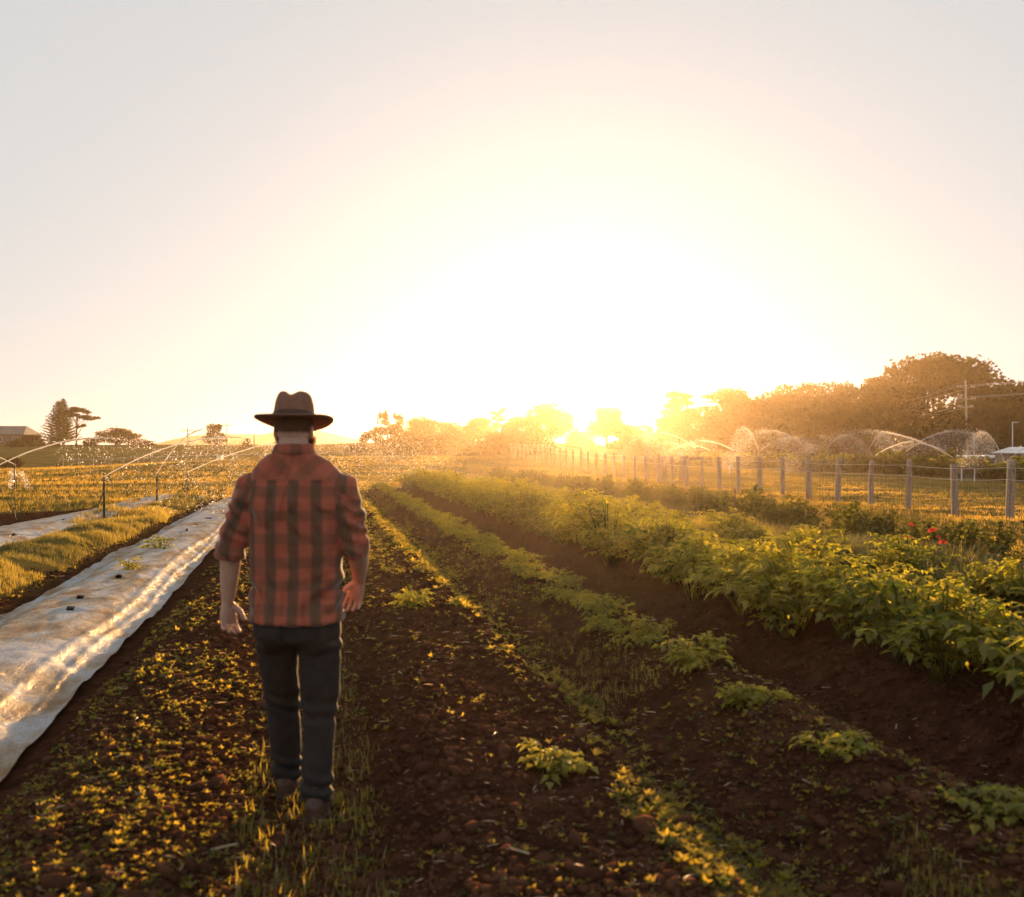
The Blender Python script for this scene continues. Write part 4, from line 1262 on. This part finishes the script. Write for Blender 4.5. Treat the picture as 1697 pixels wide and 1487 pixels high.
def fuse(name, parts, voxel, smooth, mat, parent, disp=None, sm_fac=.5):
    V = []; F = []
    for v, f in parts:
        n = len(V); V += v; F += [tuple(i + n for i in q) for q in f]
    me = bpy.data.meshes.new("tmp"); me.from_pydata(V, [], F); me.update()
    bm = bmesh.new(); bm.from_mesh(me); bmesh.ops.recalc_face_normals(bm, faces=bm.faces); bm.to_mesh(me); bm.free()
    o = bpy.data.objects.new("tmp", me); COL.objects.link(o)
    rm = o.modifiers.new("r", 'REMESH'); rm.mode = 'VOXEL'; rm.voxel_size = voxel
    s = o.modifiers.new("s", 'SMOOTH'); s.iterations = smooth; s.factor = sm_fac
    bpy.context.view_layer.update()
    dg = bpy.context.evaluated_depsgraph_get()
    m2 = bpy.data.meshes.new_from_object(o.evaluated_get(dg))
    bpy.data.objects.remove(o); bpy.data.meshes.remove(me)
    n = len(m2.vertices); co = np.empty(n * 3, np.float32); m2.vertices.foreach_get("co", co); co = co.reshape(-1, 3)
    if disp is not None:
        no = np.empty(n * 3, np.float32); m2.vertices.foreach_get("normal", no); no = no.reshape(-1, 3)
        co = co + no * disp(co)[:, None]
        m2.vertices.foreach_set("co", co.astype(np.float32).ravel())
    m2.polygons.foreach_set("use_smooth", np.ones(len(m2.polygons), bool))
    m2.materials.clear(); m2.materials.append(mat); m2.name = name; m2.update()
    return link(name, m2, parent), co

def skin_mat():
    m = simple("skin", [(.3, (.42, .25, .18)), (.7, (.54, .34, .26))], 14, .55, spec=.35)
    return m
def plaid_mat():
    m, n, l, out = nmat("plaid_flannel")
    at = n.new("ShaderNodeAttribute"); at.attribute_name = "plaid"
    sp = n.new("ShaderNodeSeparateXYZ"); l.new(at.outputs["Vector"], sp.inputs[0])
    def band(sock, period, phase, duty):
        a = n.new("ShaderNodeMath"); a.operation = 'MULTIPLY_ADD'; a.inputs[1].default_value = 1 / period; a.inputs[2].default_value = phase; l.new(sock, a.inputs[0])
        b = n.new("ShaderNodeMath"); b.operation = 'FRACT'; l.new(a.outputs[0], b.inputs[0])
        c = n.new("ShaderNodeMath"); c.operation = 'SUBTRACT'; c.inputs[1].default_value = .5; l.new(b.outputs[0], c.inputs[0])
        d = n.new("ShaderNodeMath"); d.operation = 'ABSOLUTE'; l.new(c.outputs[0], d.inputs[0])
        mr = n.new("ShaderNodeMapRange"); mr.interpolation_type = 'SMOOTHSTEP'
        mr.inputs["From Min"].default_value = duty * .5 - .08; mr.inputs["From Max"].default_value = duty * .5 + .08
        mr.inputs["To Min"].default_value = 1; mr.inputs["To Max"].default_value = 0
        l.new(d.outputs[0], mr.inputs["Value"]); return mr.outputs[0]
    U = band(sp.outputs[0], .106, .38, .46); W = band(sp.outputs[1], .103, .42, .46)
    def mulmix(fac, base_sock, base_col, col, f):
        k0 = n.new("ShaderNodeMath"); k0.operation = 'SUBTRACT'; k0.inputs[0].default_value = 1; l.new(sp.outputs[2], k0.inputs[1])
        k1 = n.new("ShaderNodeMath"); k1.operation = 'MULTIPLY'; l.new(k0.outputs[0], k1.inputs[0]); k1.inputs[1].default_value = f
        k = n.new("ShaderNodeMath"); k.operation = 'MULTIPLY'; l.new(fac, k.inputs[0]); l.new(k1.outputs[0], k.inputs[1])
        x = n.new("ShaderNodeMix"); x.data_type = 'RGBA'; l.new(k.outputs[0], x.inputs[0])
        if base_sock: l.new(base_sock, x.inputs[6])
        else: x.inputs[6].default_value = (*base_col, 1)
        x.inputs[7].default_value = (*col, 1); return x.outputs[2]
    c = mulmix(W, None, (.36, .10, .06), (.14, .07, .042), .55)
    c = mulmix(U, c, None, (.07, .058, .036), .74)
    p = n.new("ShaderNodeBsdfPrincipled"); p.inputs["Roughness"].default_value = .95; p.inputs["Specular IOR Level"].default_value = .1
    p.inputs["Sheen Weight"].default_value = .35; p.inputs["Sheen Roughness"].default_value = .4
    tc = n.new("ShaderNodeTexCoord"); nz = n.new("ShaderNodeTexNoise"); nz.inputs["Scale"].default_value = 4.5; nz.inputs["Detail"].default_value = 1.5; nz.inputs["Distortion"].default_value = 1.2
    mp = n.new("ShaderNodeMapping"); mp.inputs["Scale"].default_value = (1.5, 1, .8); mp.inputs["Rotation"].default_value = (0, .5, 0)
    l.new(tc.outputs["Object"], mp.inputs[0]); l.new(mp.outputs[0], nz.inputs["Vector"])
    b = n.new("ShaderNodeBump"); b.inputs["Distance"].default_value = .07; b.inputs["Strength"].default_value = 1.0
    l.new(nz.outputs["Fac"], b.inputs["Height"]); l.new(b.outputs[0], p.inputs["Normal"])
    l.new(c, p.inputs["Base Color"]); l.new(p.outputs[0], out.inputs[0])
    return m
M['skin'] = skin_mat(); M['plaid'] = plaid_mat()
M['jeans'] = simple("dark_denim", [(.3, (.015, .014, .014)), (.7, (.030, .027, .026))], 12, .9, .006)
M['felt'] = simple("brown_felt", [(.3, (.17, .085, .055)), (.7, (.23, .12, .08))], 30, .95, .002)
M['band'] = simple("hat_band", [(.3, (.05, .025, .018)), (.7, (.08, .04, .03))], 30, .7)
M['hair'] = leafmat("hair", (.10, .045, .02), (.22, .10, .04), trans=.4, gloss=.1, obj_var=False, tcol=(2.2, 1.6, 1.0))
M['shoe'] = simple("brown_leather", [(.3, (.05, .025, .018)), (.7, (.10, .05, .035))], 18, .55, .003)
M['sole'] = simple("rubber_sole", [(.3, (.03, .02, .017)), (.7, (.06, .045, .04))], 18, .9)
M['eye'] = simple("eye", [(.3, (.6, .58, .55)), (.7, (.7, .68, .66))], 5, .2)
M['label'] = M['sole']

def hand(wrist, d, nrm, side, curl=1.0):
    """list of lofts for a relaxed hand; d finger direction, nrm palm-facing direction, side towards the thumb"""
    W = Vector(wrist); d = Vector(d).normalized(); nrm = Vector(nrm); nrm = (nrm - d * nrm.dot(d)).normalized(); s = d.cross(nrm)
    if s.dot(Vector(side)) < 0: s = -s
    parts = []
    # palm
    pp = [W - d * .03, W, W + d * .03, W + d * .06, W + d * .095]
    ra = [.026, .028, .036, .040, .038]; rb = [.020, .019, .017, .0155, .0125]
    V = []; F = []; n = 16
    for p, a_, b_ in zip(pp, ra, rb):
        for k in range(n):
            t = 2 * math.pi * k / n; V.append(tuple(p + s * a_ * math.cos(t) + nrm * b_ * math.sin(t)))
    for i in range(len(pp) - 1):
        for k in range(n):
            k2 = (k + 1) % n; F.append((i * n + k, i * n + k2, (i + 1) * n + k2, (i + 1) * n + k))
    F.append(tuple(range(n))); F.append(tuple((len(pp) - 1) * n + k for k in range(n)))
    parts.append((V, F))
    for off, L, cur in ((.0325, .072, .75), (.0108, .080, .95), (-.0108, .074, 1.15), (-.0315, .058, 1.4)):
        p = W + d * .085 + s * off; pts = [p - d * .02]; ang = .25 * cur * curl; rad = [.0090]
        pts.append(p.copy()); rad.append(.0088)
        for seg, add in ((.46, .55), (.30, .5), (.24, .3)):
            dd = (d + s * off * 3.2).normalized() * math.cos(ang) + nrm * math.sin(ang)
            q = pts[-1] + dd * L * seg * .55; pts.append(q); rad.append(.0083)
            pts.append(q + dd * L * seg * .45); rad.append(.0086 if seg > .25 else .0062)
            ang += add * cur * curl
        parts.append(limb(pts, rad, 10, ref=tuple(s + d * .01)))
    # thumb
    p = W + d * .022 + s * .024 + nrm * .006
    t1 = (d * .62 + s * .62 + nrm * .45).normalized(); t2 = (d * .85 + s * .25 + nrm * .45).normalized()
    pts = [p - t1 * .015, p, p + t1 * .036, p + t1 * .036 + t2 * .028, p + t1 * .036 + t2 * .052]
    parts.append(limb(pts, [.015, .0155, .012, .011, .0075], 10, ref=tuple(nrm)))
    return parts

def build_man():
    Yf = 4.48; X0 = (492 - 848.5) / 1650 * Yf
    man = empty("person", (X0, Yf, 0.0))
    tag(man, "person walking away in a brown wide-brimmed hat, red and dark plaid shirt and dark jeans", "person")
    # --- joints
    SL, EL, WL = (-.185, 0, 1.475), (-.282, -.035, 1.20), (-.322, .035, .945)
    SR, ER, WR = (.19, 0, 1.475), (.265, -.02, 1.205), (.254, .17, 1.03)
    # --- body (skin): one continuous surface
    B = []
    B.append(ring_loft([(0, 0, .86, .15, .10), (0, 0, 1.0, .155, .10), (0, 0, 1.2, .17, .105), (0, 0, 1.36, .18, .105), (0, 0, 1.46, .165, .095), (0, 0, 1.53, .12, .075), (-.012, 0, 1.60, .07, .065), (-.018, .012, 1.66, .066, .068), (-.02, .03, 1.72, .064, .07)]))
    B.append(ellipsoid((-.02, .035, 1.745), (.079, .098, .118)))
    B.append(ellipsoid((-.02, .075, 1.672), (.055, .062, .058)))        # jaw
    B.append(ellipsoid((-.02, .137, 1.712), (.014, .022, .026), 8))     # nose
    B.append(ellipsoid((-.02, .128, 1.672), (.024, .012, .012), 8))     # mouth
    for s in (-1, 1): B.append(ellipsoid((-.02 + s * .082, .025, 1.715), (.010, .02, .033), 8))
    B.append(limb([SL, (-.24, -.02, 1.34), EL, (-.298, -.005, 1.13), (-.312, .02, 1.03), WL, (-.324, .04, .93)], [.05, .046, .044, (.047, .045), (.038, .036), (.028, .023), (.026, .02)], 18))
    B.append(limb([SR, (.235, -.01, 1.34), ER, (.269, .05, 1.15), (.263, .11, 1.09), WR, (.250, .185, 1.015)], [.05, .046, .044, (.047, .045), (.040, .038), (.029, .024), (.027, .021)], 18))
    B += hand(WL, (.02, .10, -1), (.62, -.75, 0), (1, .3, 0), 1.15)
    B += hand((WR[0] - .002, WR[1] + .008, WR[2] - .01), (-.30, .30, -.95), (-.05, -1.0, -.1), (-1, .3, 0), .95)
    B.append(limb([(-.09, 0, .95), (-.097, .08, .7), (-.103, .17, .45), (-.102, .21, .25), (-.10, .25, .10)], [.085, .075, .052, .048, .036], 16))
    B.append(limb([(.09, 0, .95), (.098, .0, .7), (.1, .0, .47), (.1, -.03, .25), (.098, -.05, .10)], [.085, .078, .055, .05, .038], 16))
    for (fx, fy) in ((-.10, .25), (.098, -.05)): B.append(limb([(fx, fy - .05, .055), (fx, fy + .02, .055), (fx, fy + .15, .035)], [.03, .038, .022], 12, ref=(0, 0, 1)))
    fuse("body", B, .0036, 3, M['skin'], man)
    for s in (-1, 1):
        v, f = ellipsoid((-.02 + s * .03, .122, 1.74), (.013, .011, .009), 8)
        mb = MB(); mb._add(v, f); mb.build("eye", M['eye'], man, True)
    # --- shirt
    S = []
    S.append(ring_loft([(0, -.002, .872, .211, .165, 2.3), (0, 0, .93, .206, .152, 2.3), (0, 0, 1.05, .199, .135, 2.3), (0, 0, 1.18, .203, .135, 2.3), (0, 0, 1.30, .211, .14, 2.4), (.0, 0, 1.40, .215, .138, 2.4),
                        (0, 0, 1.46, .214, .125, 2.3), (0, -.002, 1.515, .206, .112, 2.2), (-.003, -.002, 1.547, .186, .100, 2.1), (-.006, 0, 1.575, .160, .092), (-.009, 0, 1.597, .130, .086), (-.013, 0, 1.618, .100, .080), (-.016, 0, 1.64, .083, .076)], 40))
    S.append(limb([(-.145, 0, 1.480), (-.200, -.005, 1.468), (-.235, -.015, 1.36), (-.268, -.03, 1.27), (-.287, -.034, 1.19), (-.296, -.03, 1.165)], [.062, .070, .068, .063, .062, .060], 20))
    S.append(limb([(.145, 0, 1.480), (.205, -.005, 1.468), (.231, -.015, 1.36), (.254, -.025, 1.27), (.265, -.018, 1.20), (.268, -.004, 1.185)], [.062, .070, .068, .062, .061, .060], 20))
    def wr(co):
        x, y, z = co[:, 0], co[:, 1], co[:, 2]
        d = .010 * fbm(x * 7 + 11 + y * 3, z * 9, 3) + .011 * np.abs(fbm((x + z) * 9, (z - x) * 3.2 + y * 2, 2)) * 1.3
        ax = np.abs(x)
        arm = sst(.2, .23, ax) * (1 - sst(1.38, 1.45, z))
        d += arm * (.006 * np.sin(z * 95 + x * 60 + 4 * fbm(x * 9, z * 9, 2)))
        d += (1 - arm) * .011 * np.sin((z * 2.2 - np.sign(x) * x * 1.8) * 30 + 5 * fbm(x * 4, z * 4 + 2, 2)) * np.exp(-((z - 1.0) / .09) ** 2) * sst(.03, .16, ax)
        d += .008 * np.exp(-((z - .90) / .03) ** 2) * fbm(x * 14, z * 2, 2)
        d += .004 * (np.abs(z - 1.50) < .006) * (ax < .17)      # yoke seam
        return d
    sh, co = fuse("plaid_shirt", S, .0085, 3, M['plaid'], man, disp=wr)
    x, y, z = co[:, 0], co[:, 1], co[:, 2]
    def seg(P, A, B_):
        A = np.array(A); B_ = np.array(B_); t = np.clip(((P - A) @ (B_ - A)) / ((B_ - A) @ (B_ - A)), 0, 1)
        return t, np.linalg.norm(P - (A + t[:, None] * (B_ - A)), axis=1)
    wv = .011 * fbm(x * 7, z * 6 + 4, 3); u = x * 1.06 + wv; v = z + .010 * fbm(x * 5 + 8, z * 8, 3); wz = np.zeros_like(x)
    yoke = (z > 1.503) & (np.abs(x) < .19)
    uy = (x + z) * .707; vy = (z - x) * .707
    uy = np.where(x < 0, uy, (x - z) * .707); vy = np.where(x < 0, vy, (z + x) * .707)
    u = np.where(yoke, uy, u); v = np.where(yoke, vy, v); wz = np.where(yoke, .5, wz)
    for A, B_ in ((SL, EL), (SR, ER)):
        t, dist = seg(co, A, B_)
        m_ = (dist < .082) & (np.abs(x) > .185) & (t > .02)
        ln = np.linalg.norm(np.array(B_) - np.array(A)); dx = (x - (A[0] + t * (B_[0] - A[0])))
        tb, db = seg(co, A, (A[0] + 2 * (B_[0] - A[0]), A[1] + 2 * (B_[1] - A[1]), A[2] + 2 * (B_[2] - A[2])))
        u = np.where(m_, dx + .03, u); v = np.where(m_, 1.45 - tb * ln * 2, v)
    at = sh.data.attributes.new("plaid", 'FLOAT_VECTOR', 'POINT')
    at.data.foreach_set("vector", np.stack([u, v, wz], 1).astype(np.float32).ravel())
    def setplaid(o, du=0, dv=0):
        m = o.data; n = len(m.vertices); c = np.empty(n * 3, np.float32); m.vertices.foreach_get("co", c); c = c.reshape(-1, 3)
        a = m.attributes.new("plaid", 'FLOAT_VECTOR', 'POINT'); a.data.foreach_set("vector", np.stack([c[:, 0] + du, c[:, 2] + dv, 0 * c[:, 0] + .35], 1).astype(np.float32).ravel())
    # rolled cuffs: two stacked bulging bands each
    for A, B_ in (((-.286, -.034, 1.215), (-.302, -.028, 1.148)), ((.260, -.022, 1.225), (.270, .012, 1.166))):
        A = Vector(A); B_ = Vector(B_); d = B_ - A
        prof = [(0, .060), (.06, .066), (.3, .069), (.5, .0655), (.55, .064), (.62, .0675), (.85, .068), (.97, .064), (1.0, .058), (.96, .052)]
        c_, _ = fuse("rolled_cuff", [limb([A + d * t for t, r_ in prof[:-1]], [r_ * .92 for t, r_ in prof[:-1]], 24)], .006, 1, M['plaid'], man, disp=lambda c: .004 * np.sin(c[:, 2] * 120 + c[:, 0] * 90) * fbm(c[:, 0] * 9, c[:, 2] * 9, 2) * 2)
        setplaid(c_, .02, .03)
    # collar
    def collar():
        V = []; F = []; n = 40; prof = [(.0, .080, .076), (.022, .076, .074), (.038, .074, .073), (.042, .078, .077), (.032, .085, .083), (.008, .096, .091), (-.004, .101, .095), (-.008, .092, .088)]
        for (dz, rx, ry) in prof:
            for k in range(n):
                t = 2 * math.pi * k / n; fr = max(0, math.sin(t)); V.append((-.017 + rx * math.cos(t), .006 + ry * math.sin(t) * (1 + .15 * fr), 1.612 + dz - .02 * fr + .008 * (1 - fr)))
        m = len(prof)
        for i in range(m):
            j = (i + 1) % m
            for k in range(n):
                k2 = (k + 1) % n
                F.append((i * n + k, i * n + k2, j * n + k2, j * n + k))
        mb = MB(); mb._add(V, F); return mb.build("collar", M['plaid'], man, True)
    setplaid(collar(), .0, .045)
    # --- jeans
    J = []
    J.append(ring_loft([(0, 0, .965, .178, .12, 2.2), (0, 0, .93, .190, .130, 2.2), (.002, -.006, .86, .197, .143, 2.2), (.003, 0, .80, .197, .142, 2.2), (.003, .01, .765, .182, .12, 2.2)], 36))
    J.append(limb([(-.092, .0, .86), (-.098, .04, .76), (-.101, .08, .66), (-.102, .13, .54), (-.102, .17, .44), (-.099, .195, .33), (-.096, .225, .2), (-.097, .245, .115), (-.098, .25, .085)], [.094, .097, .091, .082, .076, .073, .070, .068, .067], 22))
    J.append(limb([(.094, 0, .86), (.102, -.002, .76), (.103, .0, .66), (.104, .003, .54), (.101, .002, .45), (.100, -.015, .33), (.098, -.035, .2), (.098, -.048, .105), (.098, -.05, .075)], [.094, .099, .094, .087, .079, .072, .067, .067, .067], 22))
    def wj(co):
        x, y, z = co[:, 0], co[:, 1], co[:, 2]
        d = .009 * fbm(x * 9, z * 9 + y * 4, 3)
        d += .010 * np.sin(z * 90 + x * 25 + 5 * fbm(x * 6, z * 5, 2)) * (np.exp(-((z - .13) / .07) ** 2) + .7 * np.exp(-((z - .46) / .06) ** 2) + .5 * np.exp(-((z - .76) / .05) ** 2))
        d *= sst(.07, .13, z)
        return d
    jo, jco = fuse("jeans", J, .0085, 3, M['jeans'], man, disp=wj)
    from mathutils.bvhtree import BVHTree
    jbvh = BVHTree.FromPolygons([tuple(c) for c in jco.tolist()], [tuple(p.vertices) for p in jo.data.polygons])
    for s in (-1, 1):      # back pockets
        mb = MB(); V = []; F = []
        nx, nz = 6, 6
        for i in range(nz):
            for j in range(nx):
                px = s * .092 + (j / (nx - 1) - .5) * .115; pz = .862 - i / (nz - 1) * .125 - (.018 * (1 - abs(j / (nx - 1) - .5) * 2) if i == nz - 1 else 0)
                hit, loc_, nrm_, _i = jbvh.ray_cast(Vector((px, -1, pz)), Vector((0, 1, 0))) [0:1] + (None, None, None)
                V.append((px, (hit.y if hit is not None else -.1) - .0015, pz))
        for i in range(nz - 1):
            for j in range(nx - 1): F.append((i * nx + j, i * nx + j + 1, (i + 1) * nx + j + 1, (i + 1) * nx + j))
        mb._add(V, F); o = mb.build("back_pocket", M['jeans'], man, True); so = o.modifiers.new("t", 'SOLIDIFY'); so.thickness = .004; so.offset = 0
    # --- shoes
    for (fx, fy, fz, pit) in ((-.10, .25, 0.0, 0), (.098, -.05, 0.0, 0)):
        up = fuse("shoe", [ring_loft([(fx, fy + .045, fz + .018, .046, .145, 2.4), (fx, fy + .045, fz + .045, .049, .143, 2.4), (fx, fy + .02, fz + .072, .048, .118, 2.2), (fx, fy - .0, fz + .10, .047, .070), (fx, fy - .002, fz + .13, .046, .054), (fx, fy, fz + .17, .046, .050)], 28)], .006, 3, M['shoe'], man)[0]
        mb = MB(); v, f = ring_loft([(fx, fy + .045, fz - .006, .048, .148, 2.6), (fx, fy + .045, fz + .018, .050, .150, 2.6), (fx, fy + .045, fz + .022, .046, .145, 2.6)], 28); mb._add(v, f); mb.build("sole", M['sole'], up)
    # --- hat
    hx, hy, hz = -.019, .03, 1.772; tilt = R(-9)
    hat = MB(); V = []; F = []; n = 56
    prof = []   # (radius factor, z, kind)
    crown = [(1.0, .0), (.995, .02), (.975, .045), (.93, .075), (.86, .098), (.77, .112), (.62, .118), (.42, .118), (.2, .118), (.02, .118)]
    def hatpt(t, fr, z):
        c, s = math.cos(t), math.sin(t)
        x_ = .092 * fr * c; y_ = .108 * fr * s
        if z > .06:
            k = min(1, (z - .06) / .05)
            dent = math.exp(-(x_ / .026) ** 2) * .024 * k; z -= dent * (1 if fr < .8 else .5)
            if y_ > 0: x_ *= 1 - .35 * k * (y_ / .108)
            z -= .012 * k * (y_ / .108)
            x_ *= 1.0
        return x_, y_, z
    def brim(t, q):
        c, s = math.cos(t), math.sin(t)
        rx = .092 + (.176 - .092) * q; ry = .108 + (.19 - .108) * q
        z = -.006 * q + .016 * q * q * c * c - .012 * q * q * s * s * (1 if s > 0 else .2) - .004
        return rx * c, ry * s, z
    rings = []
    for q in (0, .35, .7, .95, 1.0): rings.append([(*brim(2 * math.pi * k / n, q)[:2], brim(2 * math.pi * k / n, q)[2] - .0035) for k in range(n)])
    rings.append([(*brim(2 * math.pi * k / n, 1.012)[:2], brim(2 * math.pi * k / n, 1.0)[2]) for k in range(n)])
    for q in (1.0, .95, .7, .35, .06): rings.append([(*brim(2 * math.pi * k / n, q)[:2], brim(2 * math.pi * k / n, q)[2] + .0035) for k in range(n)])
    for fr, z in crown: rings.append([hatpt(2 * math.pi * k / n, fr, z) for k in range(n)])
    for r_ in rings:
        for p in r_:
            x_, y_, z_ = p; yy = y_ * math.cos(tilt) - z_ * math.sin(tilt); zz = y_ * math.sin(tilt) + z_ * math.cos(tilt)
            V.append((hx + x_, hy + yy, hz + zz))
    for i in range(len(rings) - 1):
        for k in range(n):
            k2 = (k + 1) % n; F.append((i * n + k, i * n + k2, (i + 1) * n + k2, (i + 1) * n + k))
    F.append(tuple((len(rings) - 1) * n + k for k in range(n)))
    hat._add(V, F); ho = hat.build("hat", M['felt'], man, True)
    b = MB(); V = []; F = []
    for (fr, z) in ((1.0, .0), (1.035, .004), (1.03, .026), (.99, .029)):
        for k in range(n):
            t = 2 * math.pi * k / n; x_, y_, z_ = .092 * fr * math.cos(t), .108 * fr * math.sin(t), z
            V.append((hx + x_, hy + y_ * math.cos(tilt) - z_ * math.sin(tilt), hz + y_ * math.sin(tilt) + z_ * math.cos(tilt)))
    for i in range(3):
        for k in range(n): k2 = (k + 1) % n; F.append((i * n + k, i * n + k2, (i + 1) * n + k2, (i + 1) * n + k))
    b._add(V, F); b.build("hat_band", M['band'], ho, True)
    # --- hair and beard: a close cap plus thousands of short strands
    def strands(name, pts, dirs, L, w):
        n = len(pts); d = dirs / np.linalg.norm(dirs, axis=1)[:, None]; s = np.cross(d, rng.normal(0, 1, (n, 3))); s /= np.linalg.norm(s, axis=1)[:, None]
        V = np.stack([pts - s * w, pts + s * w, pts + d * L[:, None]], 1).reshape(-1, 3); F = np.arange(n * 3).reshape(-1, 3)
        return link(name, npmesh(name, V, F, M['hair'], tint=np.repeat(rng.random(n), 3)), man)
    n = 5200; th = rng.uniform(math.pi * .96, math.pi * 2.04, n); zz = rng.uniform(1.722, 1.79, n)
    zc = (zz - 1.745) / .118; q = np.sqrt(np.clip(1 - zc ** 2, 0, 1))
    p = np.stack([-.02 + .0795 * q * np.cos(th), .035 + .098 * q * np.sin(th), zz], 1)
    nn = np.stack([np.cos(th), np.sin(th), 0 * th], 1)
    strands("hair", p, nn * .5 + np.array([0, 0, -1.0]) + rng.normal(0, .25, (n, 3)), rng.uniform(.010, .02, n), .0012)
    n = 4200; th = rng.uniform(-.35, math.pi + .35, n); zz = rng.uniform(1.615, 1.70, n)
    p = np.stack([-.02 + (.070 + .006 * np.sin(zz * 90)) * np.cos(th), .066 + .07 * np.sin(th), zz], 1)
    nn = np.stack([np.cos(th), np.sin(th), 0 * th], 1)
    strands("beard", p, nn * .8 + np.array([0, 0, -.9]) + rng.normal(0, .3, (n, 3)), rng.uniform(.015, .034, n), .0014)
    man.location.z = gz(X0 + .098, Yf - .02) * .6 + gz(X0 - .08, Yf + .2) * .4
    return man
build_man()
print("total tris", sum(len(m.polygons) * 2 for m in bpy.data.meshes))
